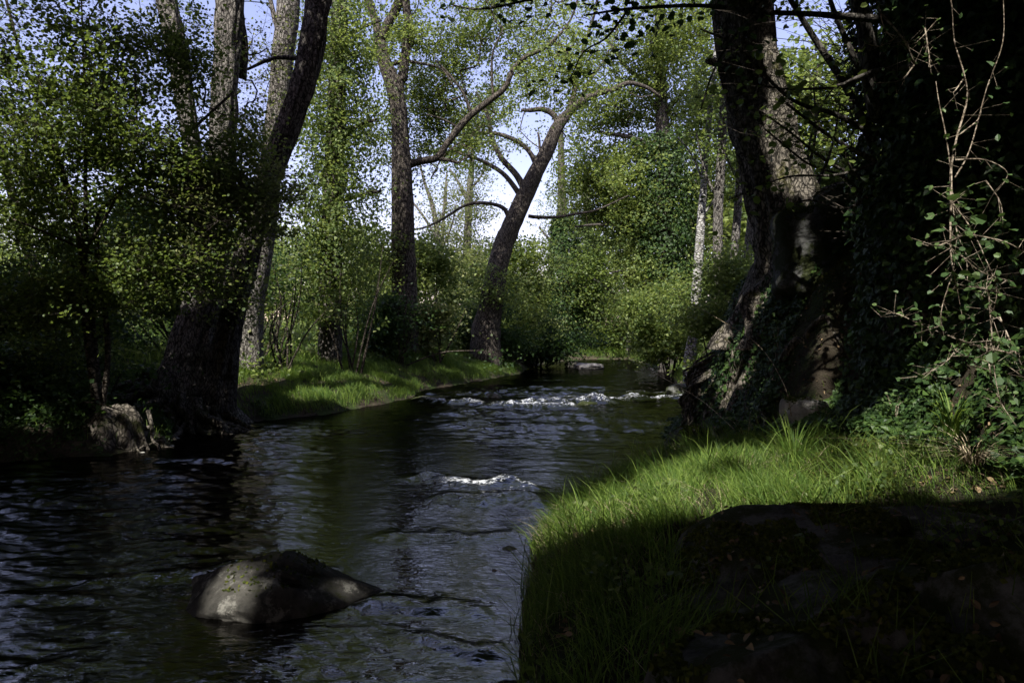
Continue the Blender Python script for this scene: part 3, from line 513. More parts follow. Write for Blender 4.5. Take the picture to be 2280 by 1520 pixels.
# the big mossy tree on the bank of roots
YR = 9.8
rt = tree('tree', 'big mossy cracked trunk leaning left on top of the bank of roots at right', 'tree', YR,
     [[(1785,640,108,.2),(1775,560,82,.1),(1752,480,72,0),(1728,390,68,0),(1705,300,66,0),(1682,210,64,0),(1662,110,62,0),(1655,0,62,0),(1660,-160,56,0),(1680,-420,44,0)],
      [(1800,560,62,.5),(1850,450,44,.5),(1900,440,22,.6),(1960,470,12,.6)]],
     [[(1655,0,30,0),(1600,-80,22,-.2),(1480,-200,14,-.4),(1350,-330,8,-.5)],[(1660,-100,26),(1760,-220,18),(1850,-380,10)],[(1625,130,12,-.2),(1600,135,9,-.3),(1575,130,7,-.4)],
      [(1810,430,5,.2),(1850,330,3,.3),(1870,230,2,.3)],[(1800,420,5,.2),(1800,330,3,.2),(1830,230,2,.2),(1890,150,1.5,.2)],[(1790,400,5,.3),(1815,300,3,.4),(1812,180,2,.4)]],
     [(1500,-330,420,190,3.2,150),(1850,-350,420,200,3.2,150),(1650,-560,420,150,3.2,110),(1180,-260,200,90,2,40)],
     'bark_moss', .10, 30, .35, 'leaf_alder', 'dia', 101, .012, .36, .7, carve, sides=72, rough=.10, flare=(.55, .9, 5), ridges=.16, step=.06, low=1.3)
def root_path(x, y, a, L, n=9, lift=.05, wob=.35, z0=0., drop=1.):
    pts = []; 
    for s in np.linspace(0, 1, n):
        zz = max(float(hz(x, y)), -.25)+lift*(1-.6*s)+z0*(1-s)**2; pts.append((x+rng.normal()*.03, y+rng.normal()*.03, zz+rng.normal()*.03)); a += rng.normal()*wob; x += math.cos(a)*L/n; y += math.sin(a)*L/n
    return pts
for k in range(46):
    bx, by = rng.uniform(3.0, 4.6), rng.uniform(8.6, 10.6); a = math.pi+rng.normal()*.55+(.5 if by < 9.2 else 0)
    m = MB(); r0_ = rng.uniform(.025, .085); tube(m, root_path(bx, by, a, rng.uniform(1.1, 2.3), 10, .07), np.linspace(r0_, .012, 10)*rng.uniform(.8, 1.2, 10), 7, .2, seed=k, step=.06); m.build('root', M['root'], rt)
for k in range(40):                                  # root curtain hanging into the water at the corner of the bank
    s = rng.random(); x, y = 2.75+s*.75+rng.normal()*.06, 10.2+s*2.6; z = rng.uniform(.35, 1.1); pts = [(x+.35, y, z+.25), (x+.1, y-.05, z+.12)]
    for q in np.linspace(0, 1, 6): pts.append((x-.08+rng.normal()*.05-q*.04, y+rng.normal()*.06, z*(1-q)-.12*q))
    m = MB(); tube(m, pts, np.linspace(rng.uniform(.018, .045), .008, 8), 6, .2, seed=k, step=.06); m.build('root', M['root'], rt)
def shade_canopy(root, frm, c, r, n, seed, leaf=.19, mat_='leaf_dark', keep=carve):  # unseen canopy added to darken the river; dark leaves dim its reflections
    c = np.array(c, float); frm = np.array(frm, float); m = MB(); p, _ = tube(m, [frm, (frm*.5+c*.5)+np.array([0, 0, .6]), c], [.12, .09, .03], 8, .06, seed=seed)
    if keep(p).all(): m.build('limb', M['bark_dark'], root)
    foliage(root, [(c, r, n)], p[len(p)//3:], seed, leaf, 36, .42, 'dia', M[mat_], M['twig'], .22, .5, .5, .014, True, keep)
shade_canopy(rt, P(1660, -160, YR), (3.4, 6.8, 11.0), (5.8, 5.4, 1.8), 520, 140)
shade_canopy(rt, P(1680, -420, YR), (4.0, 12.4, 13.6), (6.4, 4.4, 1.8), 420, 141)
shade_canopy(root, P(760, -420, YT), (-3.6, 6.4, 10.8), (6.2, 5.6, 1.8), 620, 142)
shade_canopy(root, P(515, -500, YT), (-6.5, 13.4, 13.2), (7.0, 4.6, 2.0), 460, 143)
shade_canopy(root, P(515, -500, YT), (-9.5, 7.0, 9.6), (4.2, 4.4, 2.0), 300, 144)
shade_canopy(rt, P(1680, -420, YR), (-.8, 17.2, 15.6), (7.0, 3.8, 1.8), 180, 145)
shade_canopy(rt, P(1660, -160, YR), (0., 9.8, 11.6), (4.6, 3.4, 1.4), 330, 147)
shade_canopy(rt, P(1660, -160, YR), (7.6, 14.2, 12.2), (4.2, 3.4, 2.0), 260, 148)
shade_canopy(root, P(760, -420, YT), (-3.0, -6.0, 11.2), (5.6, 4.2, 2.0), 480, 149)
shade_canopy(root, P(760, -420, YT), (-3.5, -.5, 10.2), (5.6, 5.0, 2.0), 560, 146)
# the near ivy-covered tree
YI = 6.4
ri = tree('tree', 'huge near-black trunk smothered in ivy that fills the right edge', 'tree', YI,
     [[(2190,860,150,.2),(2175,700,180,.1),(2185,500,198,.1),(2190,300,200,.1),(2185,100,200,.1),(2165,-100,195,.1),(2170,-500,160,.1),(2150,-1200,100,.1)]],
     [[(1990,120,34,0),(1960,250,24,0),(1925,60,16,0),(1890,-80,12,0)],[(1950,330,12,.2),(1890,200,9,.3),(1800,60,7,.3),(1745,-30,6,.3)],[(1980,40,10,-.3),(1830,28,6,-.5),(1700,22,5,-.6),(1560,8,4,-.7),(1400,15,3,-.8),(1300,30,1.6,-.8)],
      [(1960,300,9,.2),(1860,250,6,.2),(1760,215,4,.1),(1640,100,3,0),(1560,60,2,0)],[(1960,360,7,.1),(1850,300,4,.1),(1750,225,3,0)],[(1950,400,5,.2),(1850,360,3.4,.2),(1760,290,2.5,.1),(1690,240,2,0)],[(1960,470,5,.3),(1880,390,3,.3),(1800,360,2.5,.3),(1700,280,2,.2)],
      [(1960,250,8,-.2),(1900,120,6,-.3),(1850,0,5,-.3),(1830,-100,3,-.3)],[(1950,360,4,.1),(1860,385,3,.1),(1750,390,2,0),(1620,440,1.5,0)],[(1960,420,4,.2),(1880,460,3,.1),(1800,440,2,0),(1720,470,1.5,0)],[(2135,150,7,-.9),(2050,146,6,-.9),(1965,150,5,-.8),(1900,172,4,-.7),(1850,190,3,-.6),(1720,190,2,-.5),(1600,150,1.5,-.4)],
      [(1980,-60,9,-.2),(1700,-70,7,-.4),(1450,-40,5,-.6),(1250,-20,3,-.7),(1080,15,2,-.7),(1000,5,1.2,-.7)],[(1700,22,4,-.6),(1640,70,3,-.6),(1590,150,2,-.5),(1560,240,1.5,-.5)],[(1400,15,2.4,-.8),(1350,80,2,-.8),(1300,110,1.4,-.8),(1270,170,1,-.8)]],
     [(2150,-900,500,260,2.2,90)], 'bark_dark', .11, 26, .3, 'leaf_dark', 'dia', 111, .010, .35, .8, carve, sides=32, rough=.14, flare=(.12, .7, 5), rmax=.03, step=.1, low=.6)
ivy(ri, [P(2190,900,YI+.1),P(2190,860,YI+.2),P(2175,700,YI+.1),P(2190,500,YI+.1),P(2190,100,YI+.1),P(2165,-400,YI+.1)], [.62,.66,.76,.84,.87,.8], 26000, .074, .28, 112, lump=.7)
# sparse big leaves on the overhanging branches
def sprig(rootobj, lines, Y, n, size, seed, spread=.10, m='leaf_dark', nm='leaf_sprays', shape='round'):
    g = np.random.default_rng(seed); pp = []; A = []; B = []
    for ln in lines:
        p, _ = spline([P(a, b, Y+c) for a, b, c in ln], [0]*len(ln), .04); pp.append(p)
    p = np.concatenate(pp); k = g.integers(0, len(p), n); o = g.normal(size=(n, 3))*spread*np.array([1, 1, .7])+np.array([0, 0, -.02]); q = p[k]+o
    mb = MB(); leaves(mb, q, g.normal(size=(n, 3))*.7+np.array([0, -.3, .9]), size, shape, seed); mb.build(nm, M[m], rootobj, smooth=False)
    mb = MB(); segs(mb, p[k], q, np.full(n, .0025), np.full(n, .0012)); mb.build('twigs', M['twig'], rootobj)
sprig(ri, [[(1700,22,-.6),(1560,8,-.7),(1400,15,-.8),(1300,30,-.8)],[(1450,-40,-.6),(1250,-20,-.7),(1080,15,-.7),(1000,5,-.7)],[(1700,40,-.6),(1640,90,-.6),(1590,160,-.5)],[(1400,15,-.8),(1350,80,-.8),(1270,170,-.8)],[(1500,20,-.7),(1420,90,-.6),(1300,120,-.6),(1200,200,-.6)]], YI, 260, .068, 120, .11)
sprig(ri, [[(1960,300,.2),(1860,250,.2),(1760,215,.1),(1640,100,0)],[(1800,60,.3),(1745,-30,.3)],[(1850,190,-.6),(1720,190,-.5),(1600,150,-.4)],[(1850,360,.2),(1760,290,.1),(1690,240,0)],[(1900,120,-.3),(1850,0,-.3)],[(1760,390,0),(1620,440,0)],[(1880,390,.3),(1700,280,.2)]], YI, 330, .072, 121, .16, 'leaf_alder')
g = np.random.default_rng(77); mb = MB()               # fine bare twigs criss-crossing behind the dark trunk
for k in range(150):
    x0, y0 = g.uniform(1900, 1965), g.uniform(-20, 520); a = math.radians(g.uniform(95, 205)) if y0 > 150 else math.radians(g.uniform(110, 250)); L = g.uniform(120, 420); Yk = YI+g.uniform(.1, .9)
    q = [(x0, y0)]; 
    for s in range(6): a += g.normal()*.10; q.append((q[-1][0]+math.cos(a)*L/6, q[-1][1]-math.sin(a)*L/6*.8+s*2))
    w = P(0, 0, Yk); pts = np.array([P(u, v, Yk+.03*i) for i, (u, v) in enumerate(q)]); rr = np.linspace(g.uniform(.003, .007), .0012, 7)
    segs(mb, pts[:-1], pts[1:], rr[:-1], rr[1:])
mb.build('twigs', M['twig'], ri)

# --- unseen trees added around the viewpoint to shade the river and hide sky
def shade_tree(label, x, y, H, cr, n, seed, r=.3):
    z = float(hz(x, y)); root = empty('tree', (x, y, z), label, 'tree', 'unseen shade trees around the viewpoint')
    m = MB(); p, _ = tube(m, [(x, y, z-.3), (x+.1, y+.1, z*.6+H*.4), (x-.1, y, z*.3+H*.7), (x, y, H)], [r, r*.85, r*.6, r*.2], 14, .08, (.4, .6, 5), seed, ridges=.08); m.build('trunk', M['bark_dark'], root)
    allp = [p[len(p)//2:]]; g = np.random.default_rng(seed)
    for k in range(7):
        a = k*.9+g.random(); e = np.array([x+math.cos(a)*cr[0]*.7, y+math.sin(a)*cr[1]*.7, H-.8+g.random()]); s = np.array([x, y, H*.55+k*.25])
        m = MB(); q, _ = tube(m, [s, (s+e)/2+np.array([0, 0, .5]), e], [r*.35, r*.2, .03], 7, .05, seed=seed+k)
        if carve(q).all(): m.build('limb', M['bark_dark'], root); allp.append(q)
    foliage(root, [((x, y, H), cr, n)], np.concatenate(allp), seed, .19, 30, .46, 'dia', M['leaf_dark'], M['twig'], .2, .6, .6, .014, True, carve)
for a in [('tree on the right bank just behind the viewpoint, its canopy over the near water', 6.0, -3.5, 9.5, (5.6, 5.2, 2.4), 640, 201),
 ('tree on top of the right bank, outside the right edge of the view', 10.5, 2.5, 10.0, (5.2, 5.2, 3.0), 640, 202),
 ('tree on the right bank beyond the ivy trunk, outside the view', 13.5, 8.5, 11.5, (4.8, 4.2, 3.2), 420, 203),
 ('tree at the water edge well behind the viewpoint', 2.7, -8.5, 8.5, (6.4, 5.0, 3.4), 560, 204),
 ('tree on the left bank beside the viewpoint', -12.0, 1.5, 8.0, (5.2, 6.2, 3.6), 620, 205),
 ('tree whose canopy reaches over the stream from the right bank', 5.2, 0.8, 11.8, (5.8, 4.6, 2.2), 520, 206, .2),
 ('tree on the left bank behind the viewpoint', -11.5, -7.0, 7.0, (5.6, 5.2, 4.6), 560, 207),
 ('bushy tree upstream behind the viewpoint, closing the river', -4.0, -13.5, 5.5, (6.5, 3.0, 5.0), 560, 208),
 ('bushy tree low on the right bank behind the viewpoint', 6.5, -9.5, 5.0, (5.0, 3.6, 4.2), 420, 209),
 ('bushy tree low on the right bank beside the viewpoint', 9.0, -1.5, 4.6, (3.2, 4.6, 3.4), 420, 210),
 ('bushy tree low on the left bank beside the viewpoint', -14.0, 5.5, 4.5, (3.6, 4.6, 4.4), 420, 211),
 ('broad tree far behind the viewpoint on the left bank', -9.0, -16.0, 9.0, (7.0, 4.0, 6.0), 520, 212),
 ('broad tree far behind the viewpoint on the right bank', 4.0, -16.0, 9.0, (7.0, 4.0, 6.0), 520, 213),
 ('leafy tree in the meadow left of the viewpoint', -18.0, -1.0, 6.0, (3.6, 7.0, 5.0), 420, 214),
 ('leafy tree in the meadow just outside the left edge of the view', -15.0, 9.5, 7.0, (3.8, 3.6, 5.0), 520, 215),
 ('tall leafy tree in the meadow outside the left edge of the view', -18.5, 15.5, 9.0, (4.4, 4.0, 6.0), 520, 216)]: shade_tree(*a)

# ------------------------------------------------------------------ shrubs and background woods
def shrub(label, px, py, Y, blobs, seed, leaf=.08, per=24, sig=.28, lm='leaf_mid', ns=9, name='shrub', group=None, gapv=.5, cat='shrub', shape='dia', fr=1.2, up=1.1, flat=.38, bark_='twig'):
    b = P(px, py, Y); z = float(hz(b[0], b[1])); b[2] = z; root = empty(name, b, label, cat, group or 'shrubs along the banks'); g = np.random.default_rng(seed); allp = []; mb = MB()
    for k in range(ns):
        q = blobs[k % len(blobs)]; e = P(q[0]+g.normal()*q[2]*.5, q[1]+g.normal()*q[3]*.4, Y+g.normal()*.3); s = b+np.array([g.normal()*.15, g.normal()*.15, -.15]); mid = (s+e)/2+np.array([g.normal()*.2, g.normal()*.1, .2])
        p, _ = tube(mb, [s, mid, e], [.0011*Y+.008, .0008*Y+.006, .005], 5, .05, seed=k, step=.2, cap=False); allp.append(p)
    mb.build('stems', M[bark_], root)
    foliage(root, [(P(q[0], q[1], Y+(q[6] if len(q) > 6 else 0)), (q[2]/F*Y, q[4], q[3]/F*Y), q[5]) for q in blobs], np.concatenate(allp), seed, leaf, per, sig, shape, M[lm], M['twig'], gapv, flat, fr, .007, True, carve_near, up, name='foliage', rmax=.02)
SH = [('bright leafy shrub glowing at the foot of the ivy-wrapped tree, above the grassy bank', 790, 720, 18.5, [(770,610,85,65,1.2,90),(810,660,50,40,1,36),(700,690,70,50,1,50)], 'leaf_mid'),
 ('small twiggy shrub at the top left end of the grass', 640, 760, 16.2, [(630,700,55,60,.8,50),(590,740,40,40,.6,22),(670,640,50,60,.8,40)], 'leaf_grey'),
 ('wide olive bush around the foot of the straight forked tree', 890, 740, 22.5, [(880,700,80,60,1.2,90),(830,730,60,45,1,44),(930,660,50,50,1,40)], 'leaf_dark'),
 ('sunlit yellow-green shrub on the mound behind the straight forked tree', 960, 660, 28, [(950,590,60,60,1.2,80),(990,650,60,50,1.2,70),(870,580,60,50,1.2,50)], 'leaf_mid'),
 ('grey dry-looking scrub on the pale mound', 975, 730, 24.5, [(965,720,65,45,.9,60),(920,760,55,30,.8,30)], 'leaf_grey'),
 ('dark bush under the leaning trunk, hanging to the water', 1080, 760, 33, [(1060,720,70,60,1.2,90),(1120,750,60,45,1.2,70),(1020,700,50,60,1,44)], 'leaf_dark'),
 ('fresh green shrub with level sprays right of the leaning trunk', 1150, 760, 37, [(1150,650,70,70,1.6,100),(1130,570,60,50,1.6,60),(1190,700,50,60,1.4,60)], 'leaf_mid'),
 ('shadowy willow scrub leaning over the far water, left of the bend', 1200, 790, 40, [(1190,760,70,35,2,80),(1160,720,60,50,2,60),(1240,770,40,28,2,40)], 'leaf_dark'),
 ('light hazy bush closing the far bend of the river', 1240, 790, 60, [(1230,720,60,50,3,90),(1190,650,60,60,3,80),(1290,730,60,45,3,80)], 'leaf_grey'),
 ('tangled bush on the far right bank above the small patch of grass', 1400, 770, 60, [(1390,700,80,50,2.2,110),(1340,730,50,40,2,50),(1440,740,50,35,2,50)], 'leaf_mid'),
 ('arching leafy shrub overhanging the water on the right bank, left of the pale trunk', 1490, 780, 28, [(1470,720,60,55,1.2,90),(1510,760,40,30,1,36),(1440,670,60,50,1.4,70)], 'leaf_mid'),
 ('lacy bush between the pale trunk and the bank of roots', 1600, 740, 18, [(1590,690,45,60,.9,60),(1630,640,50,70,.9,60),(1680,600,30,60,.8,30)], 'leaf_mid'),
 ('bright spring bush showing under the raised root of the big mossy tree', 1860, 470, 16, [(1880,400,60,50,1.2,40),(1830,360,40,60,1,26)], 'leaf_mid'),
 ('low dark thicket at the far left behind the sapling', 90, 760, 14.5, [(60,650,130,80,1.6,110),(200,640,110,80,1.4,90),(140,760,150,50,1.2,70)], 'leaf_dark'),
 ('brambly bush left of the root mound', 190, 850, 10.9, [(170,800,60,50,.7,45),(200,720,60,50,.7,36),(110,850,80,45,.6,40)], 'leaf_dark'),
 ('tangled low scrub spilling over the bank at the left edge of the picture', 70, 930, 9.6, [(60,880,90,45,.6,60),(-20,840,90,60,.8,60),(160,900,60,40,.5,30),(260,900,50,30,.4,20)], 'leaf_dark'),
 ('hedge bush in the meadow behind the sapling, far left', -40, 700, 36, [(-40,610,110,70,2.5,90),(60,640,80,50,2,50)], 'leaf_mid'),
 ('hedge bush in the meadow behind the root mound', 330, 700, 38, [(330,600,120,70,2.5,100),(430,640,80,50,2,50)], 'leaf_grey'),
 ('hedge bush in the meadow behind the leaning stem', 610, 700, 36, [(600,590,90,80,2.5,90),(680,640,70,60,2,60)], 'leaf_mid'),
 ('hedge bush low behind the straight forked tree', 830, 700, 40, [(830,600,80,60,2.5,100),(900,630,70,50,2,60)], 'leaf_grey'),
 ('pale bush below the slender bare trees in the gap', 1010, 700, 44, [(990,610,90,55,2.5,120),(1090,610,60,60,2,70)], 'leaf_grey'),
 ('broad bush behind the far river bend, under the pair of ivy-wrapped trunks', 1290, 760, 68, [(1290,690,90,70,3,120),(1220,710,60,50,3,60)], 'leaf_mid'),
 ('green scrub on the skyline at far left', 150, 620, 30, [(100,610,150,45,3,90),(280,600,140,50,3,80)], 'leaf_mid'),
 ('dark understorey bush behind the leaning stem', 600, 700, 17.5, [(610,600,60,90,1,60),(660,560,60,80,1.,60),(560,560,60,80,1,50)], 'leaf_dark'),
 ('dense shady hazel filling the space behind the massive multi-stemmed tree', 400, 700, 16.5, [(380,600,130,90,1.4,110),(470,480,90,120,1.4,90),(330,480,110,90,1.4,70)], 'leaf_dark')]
g = np.random.default_rng(299)
for k, (lab, px, py, Y, bl, lm) in enumerate(SH):
    bl = bl+[(px+g.normal()*bl[0][2]*.9, bl[0][1]+g.normal()*bl[0][3]*.9, bl[0][2]*g.uniform(.25, .6), bl[0][3]*g.uniform(.3, .8), bl[0][4]*.6, int(bl[0][5]*.22)) for q in range(4)]
    bl = bl+[(bl[0][0], py-bl[0][3]*.35, bl[0][2]*1.15, bl[0][3]*.45, bl[0][4], int(bl[0][5]*.5)), (bl[-1][0]*.5+px*.5+20, bl[-1][1]-bl[-1][3]*1.2, bl[-1][2]*.6, bl[-1][3]*.8, bl[-1][4], int(bl[-1][5]*.4))]
    shrub(lab, px, py, Y, bl, 300+k, leaf=min(.17, .045+.0032*Y), sig=.16+.009*Y, lm=lm)
FT = [(60,360,70,40,'hazy tree far behind the sapling at the left edge'),(-200,520,55,0,'far tree off the left edge'),(330,520,60,0,'far tree seen through the leaves behind the root mound'),(560,470,52,0,'far tree behind the leaning stem'),(700,520,50,0,'far tree behind the ivy-wrapped tree at left'),
      (850,620,64,0,'low far tree behind the straight forked tree'),(1100,560,66,0,'far tree left of the river bend, pale green'),(1190,600,80,0,'most distant tree in line with the river'),(1400,420,58,0,'tall far tree behind the right bank crowns'),(1540,330,50,0,'far tree behind the pale trunk'),(1690,330,46,0,'far tree behind the big mossy tree'),(1880,470,44,0,'far tree showing between the two big right trunks'),(1830,60,30,0,'tall leafy tree beyond the bank, filling the space between the two big right trunks'),(2150,300,40,0,'far tree hidden behind the ivy trunk'),(1310,560,75,0,'hazy tree closing the river bend')]
for k, (px, top, Y, _, lab) in enumerate(FT):
    g = np.random.default_rng(500+k); b = P(px, 0, Y); z = float(hz(b[0], b[1])); H = P(px, top, Y)[2]-z; py0 = HY-(z-1.5)/Y*F; hp = H/Y*F; w = hp*.32
    st = [(px, py0, 9), (px+g.normal()*8, py0-hp*.4, 7), (px+g.normal()*12, py0-hp*.75, 4), (px+g.normal()*14, py0-hp*.95, 2)]
    lb = [[(px, py0-hp*(.3+.1*i), 3), (px+s*w*.5, py0-hp*(.42+.1*i), 2), (px+s*w*.9, py0-hp*(.5+.1*i), 1)] for i, s in enumerate((-1, 1, -1, 1))]
    bl = [(px, py0-hp*.72, w*.8, hp*.28, H*.2, 90), (px-w*.6, py0-hp*.5, w*.6, hp*.25, H*.2, 60), (px+w*.6, py0-hp*.45, w*.6, hp*.25, H*.2, 60), (px, py0-hp*.22, w*.9, hp*.2, H*.2, 60)]
    tree('tree', lab, 'tree', Y, [st], lb, bl, 'bark_grey', .235, 30, .75, ['leaf_mid', 'leaf_grey', 'leaf_alder'][k % 3], 'dia', 520+k, .02, .40, .35, sides=8, group='distant trees beyond the banks')

# undergrowth: low leafy cover on the banks
g = np.random.default_rng(600); mb = MB(); x = g.uniform(-26, 26, 16000); y = 9+g.uniform(0, 1, 16000)**1.4*50; dl, dr, de = shore(x, y); d = np.maximum(dl, dr); k = (d > 1.6) & (d < 9) & (fbm(x*.6, y*.6, 3, 44) > .44) & ((dr < 0) | (y > 14)); x, y, d = x[k][:2600], y[k][:2600], d[k][:2600]
h = hz(x, y); per = 30; ci = np.repeat(np.arange(len(x)), per); hh = g.uniform(.15, .85, len(x))*sm((d-1.)/1.5); q = np.stack([x, y, h], 1)[ci]+g.normal(size=(len(ci), 3))*np.array([.3, .3, 0]); q[:, 2] += g.random(len(ci))*hh[ci]
leaves(mb, q, g.normal(size=(len(ci), 3))*.6+np.array([0, -.2, .8]), .055+.0028*q[:, 1], 'dia', 601); tag(mb.build('undergrowth', M['leaf_mid'], smooth=False), 'low leafy undergrowth and brambles covering the banks between the trees', 'undergrowth', kind='stuff')
# ------------------------------------------------------------------ rocks
rock('rock', (-1.27, 4.0, -.12), (.60, .34, .39), 'humped boulder standing in the near water, patched with pale lichen', M['rock'], 5, .06, amp=.5, n=160, taper=.72)
rock('rock', (1.42, 3.40, .32), (.64, .48, .29), 'mossy slab at the foot of the sunlit grass, right foreground', M['rock_moss'], 9, -.15, n=110)
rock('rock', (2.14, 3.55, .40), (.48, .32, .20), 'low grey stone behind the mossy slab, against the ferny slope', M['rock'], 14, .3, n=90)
rock('rock', (1.70, 2.08, .28), (.66, .44, .60), 'large smooth dark boulder in the bottom right corner', M['rock_moss'], 21, -.2, n=120, amp=.22)
rock('rock', (.86, 1.90, .14), (.60, .40, .58), 'moss-covered boulder at the bottom edge beside the corner boulder', M['rock_moss'], 27, .35, n=120, amp=.25)
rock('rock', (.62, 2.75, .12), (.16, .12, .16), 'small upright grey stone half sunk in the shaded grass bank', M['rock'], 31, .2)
rock('rock', (.14, 2.92, .0), (.12, .06, .035), 'small pale flat stone at the bottom waterline', M['rock_pale'], 33, .2)
rock('rock', (4.05, 8.80, 2.62), (.60, .5, .52), 'squared rock block wedged beneath the roots of the big mossy tree', M['rock_moss'], 37, -.3, n=110, amp=.12, pw=7)
rock('rock', (4.35, 8.6, 3.3), (.40, .35, .13), 'flat capstone lying on the squared rock block', M['rock_moss'], 38, .1, n=80, amp=.15, pw=5)
rock('rock', (2.35, 8.35, .12), (.42, .3, .30), 'black wet rock at the waterline below the bank of roots', M['rock_moss'], 41, .4, n=80)
rock('rock', (3.15, 7.4, .62), (.24, .2, .26), 'pale dappled stone among roots at the foot of the right bank', M['rock_pale'], 43, .3, n=70)
rock('rock', P(1310, 812, 38)+np.array([0, 0, .02]), (.75, .6, .2), 'pale flat rock lying in mid-river near the far bend', M['rock_pale'], 47, .1, n=60)
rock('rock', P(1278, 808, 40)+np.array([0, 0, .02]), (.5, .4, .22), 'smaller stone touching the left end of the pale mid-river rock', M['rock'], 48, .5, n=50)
rock('rock', (-2.1, 17.6, -.02), (.5, .35, .13), 'dark wet stone at the left end of the rapids', M['rock_moss'], 51, .1, n=50)
rock('rock', (4.9, 19.5, .05), (.5, .4, .25), 'dark stone against the right shore above the rapids', M['rock_moss'], 52, .1, n=50)
g = np.random.default_rng(60)
RIV = ['foremost', 'middle', 'rearmost']
for k, (x, y) in enumerate([(.2, 16.2), (1.9, 16.3), (-.5, 18.6)]):
    rock('rock', (x, y, -.07), (.42, .22, .15), ['dark wet stone in the rapids behind the widest patch of foam', 'dark wet stone breaking the rapids right of the widest foam', 'dark wet stone in smooth water just above the rapids'][k], M['rock_moss'], 53+k, k, n=40, group='wet stones of the rapids')
# pebbles and cobbles of the bed
mb = MB(); n = 2600; x = g.uniform(-7, 3, n); y = 1.5+g.uniform(0, 1, n)**1.5*12; z = hz(x, y); k = z < -.05; x, y, z = x[k], y[k], z[k]; r = g.uniform(.03, .13, len(x))
ico = np.array([[0,0,1],[.89,0,.45],[.28,.85,.45],[-.72,.53,.45],[-.72,-.53,.45],[.28,-.85,.45],[.72,.53,-.45],[-.28,.85,-.45],[-.89,0,-.45],[-.28,-.85,-.45],[.72,-.53,-.45],[0,0,-1]])
icf = np.array([[0,1,2],[0,2,3],[0,3,4],[0,4,5],[0,5,1],[1,6,2],[2,7,3],[3,8,4],[4,9,5],[5,10,1],[6,7,2],[7,8,3],[8,9,4],[9,10,5],[10,6,1],[11,7,6],[11,8,7],[11,9,8],[11,10,9],[11,6,10]])
V = np.stack([x, y, z], 1)[:, None]+ico[None]*r[:, None, None]*np.stack([g.uniform(.7, 1.3, len(x)), g.uniform(.7, 1.3, len(x)), g.uniform(.4, .8, len(x))], 1)[:, None]
mb.add(V.reshape(-1, 3), (np.arange(len(x))[:, None, None]*12+icf[None]).reshape(-1, 3)); tag(mb.build('pebbles', M['rock_pale']), 'brown and grey pebbles of the stream bed seen through the water', 'pebbles', kind='stuff')

# ------------------------------------------------------------------ grass
def grass(name, label, xr, yr, n, hgt, wid, dens, seed, m='grass', bend=.55, lean=(0, 0), kind='stuff', clump=2.2):
    g = np.random.default_rng(seed); x = g.uniform(*xr, n); y = g.uniform(*yr, n); z = hz(x, y); dl, dr, de = shore(x, y)
    d = dens(x, y, z, dl, dr); cn = fbm(x*clump+seed, y*clump, 3, seed); k = (g.random(n) < d*np.clip((cn-.30)*3.2, 0, 1)); x, y, z, cn = x[k], y[k], z[k], cn[k]; n = len(x)
    h = hgt*g.uniform(.45, 1.25, n)*(.6+.9*cn); w = wid*g.uniform(.6, 1.3, n)
    ln = fbm(x*1.1+3, y*1.1, 2, seed+2)*7; a = ln+g.normal(size=n)*1.0; dx = np.cos(a)+lean[0]; dy = np.sin(a)+lean[1]; bd = h*bend*g.uniform(.2, 1.5, n)
    sa = g.uniform(0, math.pi, n); sx, sy = np.cos(sa)*w, np.sin(sa)*w; L = []
    for t, ww in ((0, 1.), (.4, .9), (.75, .6)):
        cx, cy, cz = x+dx*bd*t*t, y+dy*bd*t*t, z-.02+h*(t-.22*t*t*np.minimum(bd/h, 1.4)); L += [np.stack([cx-sx*ww/2, cy-sy*ww/2, cz], 1), np.stack([cx+sx*ww/2, cy+sy*ww/2, cz], 1)]
    L.append(np.stack([x+dx*bd, y+dy*bd, z-.02+h*(1-.3*np.minimum(bd/h, 1.6))], 1)); V = np.stack(L, 1).reshape(-1, 3); b = np.arange(n)[:, None]*7
    mb = MB(); mb.add(V, np.concatenate([b+np.array([[0, 1, 3, 2]]), b+np.array([[2, 3, 5, 4]])]), b+np.array([[4, 5, 6]]))
    o = mb.build(name, M[m], smooth=False)
    return tag(o, label, 'grass', kind=kind)
def dn(x, y, z, dl, dr):
    df = x-np.interp(y, FY, FX); k = sm((dr+.06)/.08)*(1-sm((df+.25)/.5)); k = k*(1-.85*sm((x-1.7-.12*(y-4)+(fbm(x*2, y*2, 2, 77)-.5))/.5)); k = k*sm((dr-.14*fbm(x*4, y*4, 2, 78)+.09)/.10); return k*(1-.65*sm((3.7-y)/1.0))*(1-.97*sm((x-.6)/.4)*sm((4.3-y)/.4))
grass('grass', 'long bright green grass along the near right water edge', (-.2, 3.6), (1.6, 9.5), 150000, .20, .0052, dn, 1, bend=.8, clump=5)
grass('grass', 'taller straggling blades standing above the near grass', (-.2, 3.6), (1.6, 9.5), 9000, .34, .0065, dn, 11, bend=.75, clump=3)
grass('dry_grass', 'pale dead blades mixed into the near grass', (-.2, 3.6), (1.6, 9.5), 16000, .20, .004, dn, 12, 'straw', bend=1.3, clump=3)
grass('grass', 'shaded coarse grass and moss on the ledge between the rocks and the ivy trunk', (.5, 4.2), (1.4, 9.8), 60000, .11, .005, lambda x, y, z, dl, dr: (dr > .1)*.5*(1-sm((x-np.interp(y, FY, FX)-.4)/.8))*(1-.97*sm((x-.5)/.4)*sm((4.1-y)/.4)), 2, bend=1.0)
def dlf(x, y, z, dl, dr): return sm(dl/.2)*(1-sm((dl-1.9)/1.2))*np.clip((y-10.5)/3, .12, 1)
grass('grass', 'soft sunlit grass sloping down the left bank to the water', (-9, 1.5), (9, 34), 420000, .20, .011, dlf, 3, bend=.7)
